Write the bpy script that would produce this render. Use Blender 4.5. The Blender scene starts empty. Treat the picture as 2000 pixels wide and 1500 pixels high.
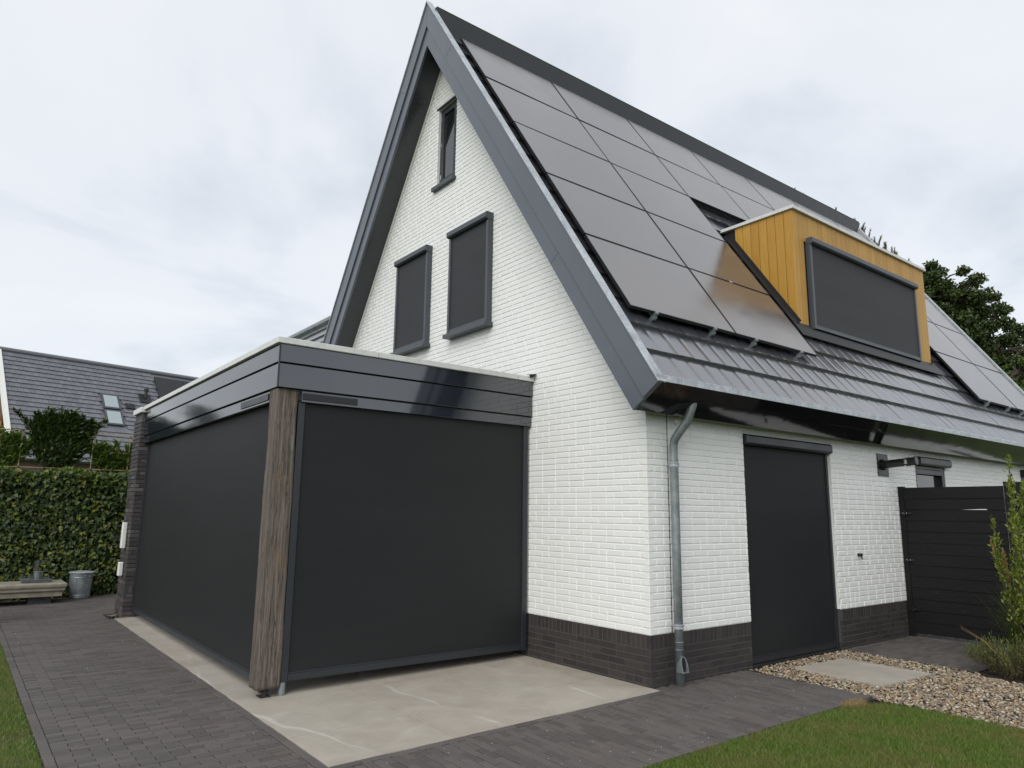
import bpy, math, random
import numpy as np
from mathutils import Vector, Matrix, noise

random.seed(7)
RNG = np.random.default_rng(11)
SC = bpy.context.scene
COL = SC.collection

# ------------------------------------------------------------------ camera
CAM = np.array([-5.1131, -4.5554, 1.4998])
YAW, PITCH, ROLL, FPX = 0.915, 0.1798, 0.0123, 1393.26
_F = np.array([math.cos(YAW) * math.cos(PITCH), math.sin(YAW) * math.cos(PITCH), math.sin(PITCH)])
_R0 = np.array([math.sin(YAW), -math.cos(YAW), 0.0])
_U0 = np.cross(_R0, _F)
_R = math.cos(ROLL) * _R0 + math.sin(ROLL) * _U0
_U = -math.sin(ROLL) * _R0 + math.cos(ROLL) * _U0
cd = bpy.data.cameras.new('camera')
cd.sensor_width = 36.0
cd.lens = FPX / 2000 * 36.0
cd.clip_start = 0.05
cd.clip_end = 600
cam = bpy.data.objects.new('camera', cd)
cam.matrix_world = Matrix(((_R[0], _U[0], -_F[0], CAM[0]), (_R[1], _U[1], -_F[1], CAM[1]),
                           (_R[2], _U[2], -_F[2], CAM[2]), (0, 0, 0, 1)))
COL.objects.link(cam)
SC.camera = cam

# ------------------------------------------------------------------ light
SUN_DIR = Vector((-0.70, -0.42, 0.60)).normalized()      # towards the sun
SUN_EL = math.asin(SUN_DIR.z)
SUN_AZ = math.atan2(SUN_DIR.x, SUN_DIR.y)
world = bpy.data.worlds.new('World')
SC.world = world
world.use_nodes = True
wt = world.node_tree
wt.nodes.clear()


def wn(t, **kw):
    n = wt.nodes.new(t)
    for k, v in kw.items():
        setattr(n, k, v)
    return n


w_out = wn('ShaderNodeOutputWorld')
w_bg = wn('ShaderNodeBackground')
w_bg.inputs['Strength'].default_value = 0.1
w_sky = wn('ShaderNodeTexSky', sky_type='NISHITA')
w_sky.sun_disc = False
w_sky.sun_elevation = SUN_EL
w_sky.sun_rotation = SUN_AZ
w_tc = wn('ShaderNodeTexCoord')
w_sep = wn('ShaderNodeSeparateXYZ')
wt.links.new(w_tc.outputs['Generated'], w_sep.inputs[0])


def wmath(op, a, b=None):
    n = wn('ShaderNodeMath', operation=op)
    for i, v in enumerate((a, b)):
        if v is None:
            continue
        if isinstance(v, (int, float)):
            n.inputs[i].default_value = v
        else:
            wt.links.new(v, n.inputs[i])
    return n.outputs[0]


zc = wmath('ADD', wmath('MAXIMUM', w_sep.outputs['Z'], 0.0), 0.22)
w_cmb = wn('ShaderNodeCombineXYZ')
wt.links.new(wmath('DIVIDE', w_sep.outputs['X'], zc), w_cmb.inputs[0])
wt.links.new(wmath('DIVIDE', w_sep.outputs['Y'], zc), w_cmb.inputs[1])
w_n1 = wn('ShaderNodeTexNoise')
w_n1.inputs['Scale'].default_value = 1.35
w_n1.inputs['Detail'].default_value = 7
w_n1.inputs['Roughness'].default_value = 0.52
w_n1.inputs['Distortion'].default_value = 0.4
wt.links.new(w_cmb.outputs[0], w_n1.inputs['Vector'])
w_r1 = wn('ShaderNodeValToRGB')
cr = w_r1.color_ramp
cr.elements[0].position = 0.28
cr.elements[0].color = (3.3, 3.65, 4.1, 1)
cr.elements[1].position = 0.72
cr.elements[1].color = (5.3, 5.35, 5.45, 1)
e = cr.elements.new(0.47)
e.color = (4.75, 4.95, 5.25, 1)
wt.links.new(w_n1.outputs[0], w_r1.inputs[0])
w_mix = wn('ShaderNodeMixRGB')
w_mix.inputs[0].default_value = 0.93
wt.links.new(w_sky.outputs[0], w_mix.inputs[1])
wt.links.new(w_r1.outputs[0], w_mix.inputs[2])
wt.links.new(w_mix.outputs[0], w_bg.inputs['Color'])
wt.links.new(w_bg.outputs[0], w_out.inputs['Surface'])

sd = bpy.data.lights.new('sun', 'SUN')
sd.energy = 1.2
sd.angle = math.radians(50)
sd.color = (1.0, 0.975, 0.94)
sun = bpy.data.objects.new('sun', sd)
sun.rotation_euler = SUN_DIR.to_track_quat('Z', 'Y').to_euler()
COL.objects.link(sun)
vs = SC.view_settings
vs.view_transform = 'Standard'
vs.look = 'None'
vs.gamma = 1.0
vs.use_curve_mapping = False
vs.exposure = 0.85


# ------------------------------------------------------------------ helpers
def proj(P):
    v = np.asarray(P, float) - CAM
    z = v @ _F
    return 1000 + FPX * (v @ _R) / z, 750 - FPX * (v @ _U) / z, z


def tag(o, label=None, cat=None, group=None, kind=None):
    if label:
        o['label'] = label
    if cat:
        o['category'] = cat
    if group:
        o['group'] = group
    if kind:
        o['kind'] = kind
    return o


def empty(name, loc=(0, 0, 0), parent=None):
    o = bpy.data.objects.new(name, None)
    o.empty_display_size = 0.2
    o.location = loc
    COL.objects.link(o)
    o.parent = parent
    return o


def link(name, me, mat, parent=None, loc=None, rot=None):
    o = bpy.data.objects.new(name, me)
    if mat is not None and not me.materials:
        me.materials.append(mat)
    COL.objects.link(o)
    o.parent = parent
    if loc is not None:
        o.location = loc
    if rot is not None:
        o.rotation_euler = rot
    return o


def np_mesh(name, V, Fc, smooth=False):
    """V (n,3), Fc (m,k) uniform polygons."""
    V = np.ascontiguousarray(V, dtype=np.float32)
    Fc = np.ascontiguousarray(Fc, dtype=np.int32)
    me = bpy.data.meshes.new(name)
    m, k = Fc.shape
    me.vertices.add(len(V))
    me.vertices.foreach_set('co', V.ravel())
    me.loops.add(m * k)
    me.loops.foreach_set('vertex_index', Fc.ravel())
    me.polygons.add(m)
    me.polygons.foreach_set('loop_start', np.arange(0, m * k, k, dtype=np.int32))
    me.polygons.foreach_set('loop_total', np.full(m, k, dtype=np.int32))
    if smooth:
        me.polygons.foreach_set('use_smooth', np.ones(m, dtype=bool))
    me.update(calc_edges=True)
    if not smooth:
        me.shade_flat()
    return me


class MB:
    def __init__(s):
        s.v, s.f = [], []

    def add(s, vs_, fs):
        b = len(s.v)
        s.v += [tuple(map(float, p)) for p in vs_]
        s.f += [tuple(i + b for i in f) for f in fs]
        return s

    def box(s, x0, x1, y0, y1, z0, z1):
        return s.add([(x0, y0, z0), (x1, y0, z0), (x1, y1, z0), (x0, y1, z0),
                      (x0, y0, z1), (x1, y0, z1), (x1, y1, z1), (x0, y1, z1)],
                     [(0, 3, 2, 1), (4, 5, 6, 7), (0, 1, 5, 4), (1, 2, 6, 5), (2, 3, 7, 6), (3, 0, 4, 7)])

    def prism(s, A, B):
        """two equal polygons A and B joined into a closed solid"""
        n = len(A)
        return s.add(list(A) + list(B), [tuple(range(n))[::-1], tuple(range(n, 2 * n))] +
                     [(i, (i + 1) % n, n + (i + 1) % n, n + i) for i in range(n)])

    def extx(s, poly, x0, x1):
        return s.prism([(x0, a, b) for a, b in poly], [(x1, a, b) for a, b in poly])

    def exty(s, poly, y0, y1):
        return s.prism([(a, y0, b) for a, b in poly], [(a, y1, b) for a, b in poly])

    def tube(s, pts, r, seg=12, cap=True):
        pts = [Vector(p) for p in pts]
        n = len(pts)
        rr = r if hasattr(r, '__len__') else [r] * n
        b = len(s.v)
        up = Vector((0.13, 0.31, 0.94))
        for i, p in enumerate(pts):
            t = (pts[min(i + 1, n - 1)] - pts[max(i - 1, 0)]).normalized()
            a = t.cross(up)
            if a.length < 0.15:
                a = t.cross(Vector((1, 0.2, 0)))
            a.normalize()
            c = t.cross(a)
            for k in range(seg):
                w = 2 * math.pi * k / seg
                q = p + (a * math.cos(w) + c * math.sin(w)) * rr[i]
                s.v.append(tuple(q))
        for i in range(n - 1):
            for k in range(seg):
                k2 = (k + 1) % seg
                s.f.append((b + i * seg + k, b + i * seg + k2, b + (i + 1) * seg + k2, b + (i + 1) * seg + k))
        if cap:
            s.f.append(tuple(b + k for k in range(seg))[::-1])
            s.f.append(tuple(b + (n - 1) * seg + k for k in range(seg)))
        return s

    def lathe(s, prof, c=(0, 0, 0), seg=32):
        b = len(s.v)
        n = len(prof)
        for (r, z) in prof:
            for k in range(seg):
                w = 2 * math.pi * k / seg
                s.v.append((c[0] + r * math.cos(w), c[1] + r * math.sin(w), c[2] + z))
        for i in range(n - 1):
            for k in range(seg):
                k2 = (k + 1) % seg
                s.f.append((b + i * seg + k, b + i * seg + k2, b + (i + 1) * seg + k2, b + (i + 1) * seg + k))
        return s

    def build(s, name, mat, parent=None, smooth=False, bevel=0.0, loc=None, rot=None):
        me = bpy.data.meshes.new(name)
        me.from_pydata(s.v, [], s.f)
        if smooth:
            me.polygons.foreach_set('use_smooth', np.ones(len(me.polygons), dtype=bool))
        me.update()
        o = link(name, me, mat, parent, loc, rot)
        if bevel:
            m = o.modifiers.new('bevel', 'BEVEL')
            m.width = bevel
            m.segments = 2
            m.limit_method = 'ANGLE'
        return o


# ------------------------------------------------------------------ materials
class NT:
    def __init__(s, name):
        s.m = bpy.data.materials.new(name)
        s.m.use_nodes = True
        s.t = s.m.node_tree
        s.t.nodes.clear()
        s.out = s.t.nodes.new('ShaderNodeOutputMaterial')
        s.p = s.t.nodes.new('ShaderNodeBsdfPrincipled')
        s.t.links.new(s.p.outputs[0], s.out.inputs[0])

    def n(s, t, **kw):
        n = s.t.nodes.new(t)
        for k, v in kw.items():
            setattr(n, k, v)
        return n

    def put(s, sock, v):
        if isinstance(v, bpy.types.NodeSocket):
            s.t.links.new(v, sock)
        else:
            sock.default_value = v

    def set(s, **kw):
        names = dict(base='Base Color', rough='Roughness', metal='Metallic', ior='IOR', spec='Specular IOR Level',
                     coat='Coat Weight', coatr='Coat Roughness', normal='Normal', trans='Transmission Weight',
                     sheen='Sheen Weight', sub='Subsurface Weight')
        for k, v in kw.items():
            if k == 'base' and isinstance(v, tuple) and len(v) == 3:
                v = v + (1,)
            s.put(s.p.inputs[names[k]], v)
        return s

    def coord(s, scale=(1, 1, 1), kind='Object', rot=(0, 0, 0)):
        c = s.n('ShaderNodeTexCoord')
        m = s.n('ShaderNodeMapping')
        m.inputs['Scale'].default_value = scale
        m.inputs['Rotation'].default_value = rot
        s.t.links.new(c.outputs[kind], m.inputs[0])
        return m.outputs[0]

    def world(s, scale=(1, 1, 1)):
        g = s.n('ShaderNodeNewGeometry')
        m = s.n('ShaderNodeMapping')
        m.inputs['Scale'].default_value = scale
        s.t.links.new(g.outputs['Position'], m.inputs[0])
        return m.outputs[0]

    def noise(s, vec, scale=5, detail=4, rough=0.55, dist=0.0):
        n = s.n('ShaderNodeTexNoise')
        s.t.links.new(vec, n.inputs['Vector'])
        n.inputs['Scale'].default_value = scale
        n.inputs['Detail'].default_value = detail
        n.inputs['Roughness'].default_value = rough
        n.inputs['Distortion'].default_value = dist
        return n.outputs[0]

    def ramp(s, fac, stops, interp='LINEAR'):
        r = s.n('ShaderNodeValToRGB')
        c = r.color_ramp
        c.interpolation = interp
        while len(c.elements) < len(stops):
            c.elements.new(0.5)
        for e_, (p, col) in zip(c.elements, stops):
            e_.position = p
            if not hasattr(col, '__len__'):
                col = (col, col, col)
            e_.color = tuple(col) + (1,) if len(col) == 3 else col
        s.t.links.new(fac, r.inputs[0])
        return r.outputs[0]

    def mix(s, fac, a, b, mode='MIX'):
        m = s.n('ShaderNodeMixRGB', blend_type=mode)
        for i, v in enumerate((fac, a, b)):
            if isinstance(v, tuple) and len(v) == 3:
                v = v + (1,)
            s.put(m.inputs[i], v)
        return m.outputs[0]

    def math(s, op, a, b=0.0):
        m = s.n('ShaderNodeMath', operation=op)
        s.put(m.inputs[0], a)
        s.put(m.inputs[1], b)
        return m.outputs[0]

    def rnd(s):
        """one random number per object and per separate piece of a joined mesh"""
        g = s.n('ShaderNodeNewGeometry')
        o = s.n('ShaderNodeObjectInfo')
        return s.math('FRACT', s.math('ADD', g.outputs['Random Per Island'], o.outputs['Random']))

    def bump(s, h, strength=0.3, dist=0.01, normal=None):
        b = s.n('ShaderNodeBump')
        b.inputs['Strength'].default_value = strength
        b.inputs['Distance'].default_value = dist
        s.t.links.new(h, b.inputs['Height'])
        if normal is not None:
            s.t.links.new(normal, b.inputs['Normal'])
        return b.outputs[0]


M = {}


def mat(name):
    t = NT(name)
    M[name] = t.m
    return t


t = mat('white_paint')
w = t.world()
base = t.ramp(t.rnd(), [(0, (.76, .77, .745)), (1, (.80, .805, .785))])
base = t.mix(t.ramp(t.noise(w, 1.3, 5), [(.35, 0.), (.75, .35)]), base, (.73, .735, .70))
t.set(base=base, rough=.55, normal=t.bump(t.noise(w, 160, 3), .15, .0015, t.bump(t.noise(w, 30, 3), .12, .002)))

t = mat('dark_brick')
w = t.world()
base = t.ramp(t.rnd(), [(0, (.020, .017, .017)), (.5, (.028, .024, .023)), (.8, (.04, .034, .032)), (1, (.022, .02, .021))])
base = t.mix(t.ramp(t.noise(w, 60, 4), [(.4, 0.), (.8, .5)]), base, (.055, .048, .045))
t.set(base=base, rough=.72, normal=t.bump(t.noise(w, 220, 4), .5, .003, t.bump(t.noise(w, 45, 2), .4, .004)))

t = mat('dark_mortar')
w = t.world()
t.set(base=t.ramp(t.noise(w, 40, 4), [(.3, (.052, .048, .045)), (.7, (.075, .07, .066))]), rough=.9, normal=t.bump(t.noise(w, 300, 3), .5, .003))

t = mat('pillar_brick')
w = t.world()
base = t.ramp(t.rnd(), [(0, (.028, .024, .025)), (.5, (.045, .038, .038)), (.85, (.075, .066, .066)), (1, (.11, .10, .10))])
base = t.mix(t.ramp(t.noise(w, 35, 4), [(.45, 0.), (.75, .6)]), base, (.09, .08, .08))
t.set(base=base, rough=.6, normal=t.bump(t.noise(w, 120, 4), .6, .004))


def painted(name, col, rough, spec=.5, var=.12, bumps=.06):
    t = mat(name)
    w = t.world()
    b = t.mix(t.ramp(t.noise(w, 1.2, 3), [(.35, 0.), (.7, var)]), col, tuple(min(1, c * 1.5 + .012) for c in col))
    r = t.ramp(t.noise(w, 2.5, 3), [(.3, rough * .9), (.75, rough * 1.15)])
    t.set(base=b, rough=r, spec=spec, normal=t.bump(t.noise(w, 3.5, 3), bumps, .01))
    return t


painted('anthracite', (.074, .086, .105), .30, .8)
painted('gloss_anthracite', (.017, .021, .029), .085, .5, .1, .04)
M['gloss_anthracite'].node_tree.nodes['Principled BSDF'].inputs['IOR'].default_value = 2.05
painted('rail_paint', (.021, .025, .030), .36, .5)
painted('dark_metal', (.020, .022, .026), .38)
painted('black_metal', (.010, .010, .012), .35)
painted('slate_frame', (.055, .063, .072), .4)
painted('soffit_paint', (.028, .031, .036), .25, .5, .06)
painted('gloss_black', (.006, .0065, .0075), .06, .65, .05, .10)

t = mat('white_trim')
w = t.world()
b = t.mix(t.ramp(t.noise(w, 14, 5), [(.4, 0.), (.75, .55)]), (.62, .63, .61), (.46, .46, .43))
t.set(base=b, rough=.42)

t = mat('plain_white')
t.set(base=(.72, .72, .68), rough=.45)


def fabric(name, lo, hi):
    t = mat(name)
    w = t.world()
    vo = t.n('ShaderNodeTexVoronoi')
    vo.inputs['Scale'].default_value = 520
    t.t.links.new(w, vo.inputs['Vector'])
    b = t.ramp(t.noise(w, .8, 3), [(.3, lo), (.7, hi)])
    b = t.mix(t.ramp(t.noise(t.world((.25, .25, 3.5)), 2.2, 3), [(.4, 0.), (.7, .25)]), b, tuple(c * 1.35 for c in hi))
    t.set(base=b, rough=.62, spec=.3, normal=t.bump(vo.outputs[0], .25, .001, t.bump(t.noise(t.world((.4, .4, 1.6)), 1.1, 2), .10, .02)))


fabric('screen_fabric', (.0125, .0135, .0145), (.0155, .0165, .0175))
fabric('window_fabric', (.030, .031, .034), (.035, .036, .039))

t = mat('zinc')
w = t.world()
vo = t.n('ShaderNodeTexVoronoi')
vo.inputs['Scale'].default_value = 55
t.t.links.new(w, vo.inputs['Vector'])
b = t.mix(.35, t.ramp(t.noise(w, 6, 5), [(.3, (.33, .36, .38)), (.7, (.52, .55, .57))]), t.ramp(vo.outputs['Color'], [(.2, .3), (.8, .7)]), 'OVERLAY')
t.set(base=b, metal=.45, rough=t.ramp(t.noise(w, 18, 4), [(.3, .36), (.7, .55)]), normal=t.bump(t.noise(w, 12, 3), .12, .004))

t = mat('zinc_dark')
w = t.world()
b = t.ramp(t.noise(w, 9, 6, .6), [(.25, (.17, .20, .21)), (.55, (.27, .30, .31)), (.8, (.38, .41, .42))])
t.set(base=b, metal=.55, rough=t.ramp(t.noise(w, 30, 4), [(.3, .33), (.7, .5)]))

t = mat('roof_tile')
w = t.world()
s1 = t.noise(t.world((95, 6, 6)), 1, 3, .6)
b = t.ramp(t.rnd(), [(0, (.045, .046, .052)), (1, (.065, .066, .074))])
b = t.mix(t.ramp(t.noise(w, 5, 5), [(.4, 0.), (.75, .4)]), b, (.055, .055, .06))
t.set(base=b, rough=t.ramp(t.noise(w, 7, 5), [(.3, .13), (.75, .22)]), ior=3.1, spec=.5,
      normal=t.bump(s1, .05, .002))

t = mat('far_tile')
b = t.ramp(t.rnd(), [(0, (.125, .128, .142)), (1, (.16, .165, .182))])
t.set(base=b, rough=.55)

t = mat('solar_glass')
w = t.world()
ln = t.n('ShaderNodeTexWave')
ln.wave_type = 'BANDS'
ln.bands_direction = 'X'
ln.inputs['Scale'].default_value = 9.5
t.t.links.new(t.coord((1, 1, 1)), ln.inputs['Vector'])
b = t.mix(t.ramp(ln.outputs[0], [(.93, 0.), (.99, 1.)]), (.080, .066, .058), (.11, .098, .09))
b = t.mix(t.ramp(t.noise(w, .9, 5), [(.35, 0.), (.8, .7)]), b, (.12, .102, .09))
t.set(base=b, rough=t.ramp(t.noise(w, 2.4, 5), [(.3, .12), (.75, .22)]), ior=2.7, spec=.5,
      normal=t.bump(t.noise(w, 240, 2), .05, .002))

t = mat('cladding')
c = t.coord((1, 1, 1))
g = t.noise(t.world((38, 38, 1.4)), 1.6, 5, .6, .6)
r = t.rnd()
b = t.ramp(r, [(0, (.40, .215, .030)), (.5, (.45, .25, .037)), (1, (.50, .285, .046))])
b = t.mix(t.ramp(g, [(.35, .55), (.62, 0.)]), b, (.31, .15, .018))
t.set(base=b, rough=.5, normal=t.bump(g, .18, .004))

t = mat('old_oak')
g = t.noise(t.world((42, 42, 1.1)), 1.3, 6, .62, .8)
g2 = t.noise(t.world((150, 150, 4)), 1.0, 4, .6)
cr_ = t.noise(t.world((22, 22, .45)), 1.9, 4, .55, 1.6)
b = t.ramp(g, [(.28, (.022, .018, .015)), (.45, (.088, .070, .055)), (.6, (.168, .140, .114)), (.8, (.25, .218, .184))])
b = t.mix(t.ramp(g2, [(.45, 0.), (.75, .5)]), b, (.20, .182, .162))
crk = t.ramp(cr_, [(.472, 0.), (.50, 1.), (.528, 0.)])
b = t.mix(crk, b, (.018, .014, .012))
b = t.mix(t.ramp(t.noise(t.world((5, 5, 2.2)), 1.4, 3), [(.55, 0.), (.75, .55)]), b, (.17, .10, .055))
t.set(base=b, rough=.85, normal=t.bump(g, .7, .012, t.bump(crk, -.6, .01)))

t = mat('clinker')
w = t.world()
b = t.ramp(t.rnd(), [(0, (.066, .057, .053)), (.45, (.088, .078, .073)), (.8, (.108, .096, .089)), (1, (.098, .080, .073))])
b = t.mix(t.ramp(t.noise(w, 1.1, 5), [(.35, 0.), (.75, .45)]), b, (.074, .070, .066))
b = t.mix(t.ramp(t.noise(w, 90, 4), [(.5, 0.), (.8, .6)]), b, (.13, .122, .115))
t.set(base=b, rough=.8, normal=t.bump(t.noise(w, 190, 4), .5, .003))

t = mat('joint_sand')
w = t.world()
t.set(base=t.ramp(t.noise(w, 120, 3), [(.3, (.010, .009, .008)), (.7, (.022, .020, .018))]), rough=.95)

t = mat('ceramic_tile')
w = t.world()
b = t.ramp(t.noise(w, 2.6, 8, .62, .4), [(.25, (.285, .252, .205)), (.5, (.355, .318, .262)), (.75, (.44, .40, .335))])
rr = t.n('ShaderNodeObjectInfo').outputs['Random']
b = t.mix(t.ramp(rr, [(0, 0.), (1, .35)]), b, (.43, .41, .36))
v = t.noise(t.world((1.0, .8, 1)), .8, 3, .5, 1.1)
wv = t.n('ShaderNodeTexWave')
wv.inputs['Scale'].default_value = .28
wv.inputs['Distortion'].default_value = 5.5
wv.inputs['Detail'].default_value = 4
t.t.links.new(t.world((1.0, .8, 1)), wv.inputs['Vector'])
vein = t.math('MULTIPLY', t.ramp(wv.outputs[0], [(.9985, 0.), (.9998, .35)]), t.ramp(v, [(.48, 0.), (.6, 1.)]))
v2 = t.noise(t.world((.7, 1.5, 1)), .9, 3, .5, .9)
vein2 = t.ramp(v2, [(.4985, 0.), (.50, .12), (.5015, 0.)])
b = t.mix(vein, b, (.66, .65, .62))
b = t.mix(vein2, b, (.62, .60, .57))
b = t.mix(t.ramp(t.noise(w, 45, 5), [(.55, 0.), (.85, .5)]), b, (.24, .215, .18))
t.set(base=b, rough=t.ramp(t.noise(w, 8, 4), [(.3, .5), (.7, .68)]), normal=t.bump(t.noise(w, 70, 4), .12, .003))

t = mat('pebble')
r = t.rnd()
b = t.ramp(r, [(0, (.25, .17, .09)), (.2, (.36, .27, .155)), (.38, (.14, .115, .095)), (.52, (.43, .36, .26)), (.66, (.24, .195, .145)),
               (.8, (.50, .46, .38)), (.88, (.12, .11, .10)), (1, (.33, .21, .11))], 'CONSTANT')
b = t.mix(t.ramp(t.noise(t.world(), 130, 3), [(.35, .35), (.65, 0.)]), b, (.2, .15, .1))
t.set(base=b, rough=.5)

t = mat('soil')
w = t.world()
t.set(base=t.ramp(t.noise(w, 24, 6), [(.3, (.020, .014, .009)), (.7, (.055, .04, .028))]), rough=.95, normal=t.bump(t.noise(w, 60, 5), .8, .02))

t = mat('lawn_ground')
w = t.world()
b = t.ramp(t.noise(w, 2.0, 5), [(.3, (.035, .055, .012)), (.55, (.055, .08, .018)), (.75, (.09, .095, .03))])
t.set(base=b, rough=.95, normal=t.bump(t.noise(w, 150, 3), .8, .01))


def foliage(name, stops, trans=.25, rough=.45, patch=None):
    t = mat(name)
    b = t.ramp(t.rnd(), stops)
    if patch:
        w = t.world()
        b = t.mix(t.ramp(t.noise(w, patch[0], 3), [(patch[1], 0.), (patch[2], patch[3])]), b, patch[4])
    t.set(base=b, rough=rough)
    tr = t.n('ShaderNodeBsdfTranslucent')
    t.t.links.new(b, tr.inputs['Color'])
    ms = t.n('ShaderNodeMixShader')
    ms.inputs[0].default_value = trans
    t.t.links.new(t.p.outputs[0], ms.inputs[1])
    t.t.links.new(tr.outputs[0], ms.inputs[2])
    t.t.links.new(ms.outputs[0], t.out.inputs[0])


foliage('grass_blade', [(0, (.05, .115, .010)), (.4, (.12, .215, .025)), (.85, (.18, .25, .045)), (1, (.29, .25, .10))], .35, .5,
        (2.6, .40, .62, .7, (.21, .20, .06)))
foliage('dry_blade', [(0, (.25, .17, .07)), (1, (.36, .27, .13))], .2, .6)
foliage('ivy_leaf', [(0, (.014, .030, .005)), (.5, (.030, .058, .008)), (.75, (.068, .105, .012)), (.9, (.14, .17, .018)), (1, (.24, .23, .03))], .25, .5)
foliage('ivy_top', [(0, (.05, .10, .012)), (.6, (.09, .155, .018)), (1, (.17, .22, .03))], .3, .4)
foliage('laurel_leaf', [(0, (.020, .040, .009)), (.6, (.036, .062, .012)), (1, (.075, .11, .022))], .2, .3)
foliage('laurel_light', [(0, (.055, .10, .014)), (.6, (.085, .145, .02)), (1, (.14, .20, .03))], .3, .35)
foliage('variegated_leaf', [(0, (.07, .095, .03)), (.5, (.19, .21, .09)), (1, (.42, .42, .27))], .3, .45)
foliage('tree_leaf', [(0, (.030, .050, .012)), (.6, (.052, .080, .018)), (1, (.09, .12, .03))], .25, .5)
foliage('tree_leaf_light', [(0, (.05, .09, .012)), (.6, (.08, .135, .018)), (1, (.12, .18, .025))], .3, .5)
foliage('pine_needle', [(0, (.045, .06, .018)), (.6, (.075, .095, .03)), (1, (.12, .135, .05))], .15, .55)
foliage('box_leaf', [(0, (.10, .155, .015)), (.5, (.17, .22, .025)), (1, (.27, .30, .05))], .35, .4)
foliage('grass_leaf', [(0, (.05, .085, .012)), (.6, (.10, .145, .02)), (1, (.2, .22, .05))], .3, .5)
foliage('straw', [(0, (.30, .165, .06)), (1, (.42, .25, .10))], .2, .6)
foliage('heather', [(0, (.05, .06, .018)), (.4, (.10, .095, .03)), (.75, (.15, .12, .045)), (1, (.12, .16, .03))], .2, .6)

t = mat('bark')
w = t.world()
t.set(base=t.ramp(t.noise(t.world((8, 8, 1.5)), 2, 5), [(.3, (.03, .023, .017)), (.7, (.10, .08, .06))]), rough=.9, normal=t.bump(t.noise(w, 30, 4), .6, .02))

t = mat('bamboo')
t.set(base=t.ramp(t.noise(t.world(), 7, 3), [(.3, (.30, .21, .10)), (.7, (.48, .36, .19))]), rough=.5)

t = mat('black_wood')
g = t.noise(t.world((5, 2.0, 26)), 2.2, 5, .6, 1.2)
b = t.ramp(g, [(.3, (.003, .003, .0035)), (.6, (.006, .006, .007)), (.85, (.014, .014, .016))])
b = t.mix(t.ramp(t.noise(t.world((4, 4, 9)), 2.3, 5), [(.62, 0.), (.75, .5)]), b, (.028, .028, .031))
t.set(base=b, rough=.65, spec=.3, normal=t.bump(g, .3, .005))

t = mat('stone_cream')
w = t.world()
b = t.ramp(t.noise(w, 9, 6), [(.3, (.19, .17, .125)), (.7, (.30, .275, .215))])
t.set(base=b, rough=.85, normal=t.bump(t.noise(w, 90, 4), .4, .004))

t = mat('stone_dark')
w = t.world()
t.set(base=t.ramp(t.noise(w, 30, 6), [(.3, (.05, .053, .06)), (.7, (.10, .105, .115))]), rough=.8, normal=t.bump(t.noise(w, 80, 4), .4, .004))

t = mat('window_glass')
t.set(base=(.012, .014, .015), rough=.03, ior=1.7, spec=.8)
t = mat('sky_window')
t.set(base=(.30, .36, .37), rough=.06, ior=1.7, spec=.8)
t = mat('black_plastic')
t.set(base=(.010, .010, .011), rough=.5)
t = mat('chrome')
t.set(base=(.8, .8, .82), metal=1.0, rough=.2)
t = mat('orange_wood')
t.set(base=t.ramp(t.noise(t.world((14, 14, 1)), 2, 4), [(.3, (.30, .11, .03)), (.7, (.42, .17, .055))]), rough=.6)
t = mat('far_brick')
t.set(base=t.ramp(t.noise(t.world((2, 2, 12)), 3, 4), [(.3, (.09, .065, .05)), (.7, (.16, .12, .09))]), rough=.9)

# ------------------------------------------------------------------ house data
CH = 0.0615                       # one brick course
TH = math.radians(56.0392)
CT, ST, TT = math.cos(TH), math.sin(TH), math.tan(TH)
YR, ZR = 3.7976, 9.0509           # ridge line of the bargeboard tops
QE = 7.7022                        # slope length, ridge to eave
OV = 0.3786                       # gable overhang
BT = 0.409                        # depth of the roof edge
XF = 12.35                         # far gable edge
W = 2 * YR


def rf(x, q, off, left=False):
    y = YR - q * CT - off * ST
    z = ZR - q * ST + off * CT
    return (x, (2 * YR - y) if left else y, z)


def yz(q, off, left=False):
    p = rf(0, q, off, left)
    return (p[1], p[2])


house = tag(empty('house'), 'white painted brick house with steep black tiled roof, solar panels and wooden dormer', 'house')


# ---- bricks
def brick_mesh(name, l, h, d, ins):
    a, b = l / 2, h / 2
    V = [(-a + ins, 0, -b + ins), (a - ins, 0, -b + ins), (a - ins, 0, b - ins), (-a + ins, 0, b - ins),
         (-a, ins, -b), (a, ins, -b), (a, ins, b), (-a, ins, b), (-a, d, -b), (a, d, -b), (a, d, b), (-a, d, b)]
    Fq = [(0, 1, 2, 3)]
    for i in range(4):
        j = (i + 1) % 4
        Fq += [(i, i + 4, j + 4, j), (i + 4, i + 8, j + 8, j + 4)]
    return V, Fq


_bm = {}


def brick_obj(name, l, h, d, ins, m, parent, loc, rot):
    k = (name, round(l, 2), round(h, 3), m)
    if k not in _bm:
        V, Fq = brick_mesh(name, round(l, 2), h, d, ins)
        me = bpy.data.meshes.new(name)
        me.from_pydata(V, [], Fq)
        me.update()
        me.materials.append(M[m])
        _bm[k] = me
    return link(name, _bm[k], None, parent, loc, rot)


def brick_join(name, items, d, ins, m, parent):
    """items: (l, h, loc, rotz) -> one mesh"""
    Vs, Fs = [], []
    b = 0
    for l, h, loc, rz in items:
        V, Fq = brick_mesh('', l, h, d, ins)
        c_, s_ = math.cos(rz), math.sin(rz)
        Vs += [(c_ * x - s_ * y + loc[0], s_ * x + c_ * y + loc[1], z + loc[2]) for x, y, z in V]
        Fs += [tuple(i + b for i in f) for f in Fq]
        b += 12
    me = np_mesh(name, np.array(Vs), np.array(Fs))
    return tag(link(name, me, M[m], parent), kind='stuff')


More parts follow.
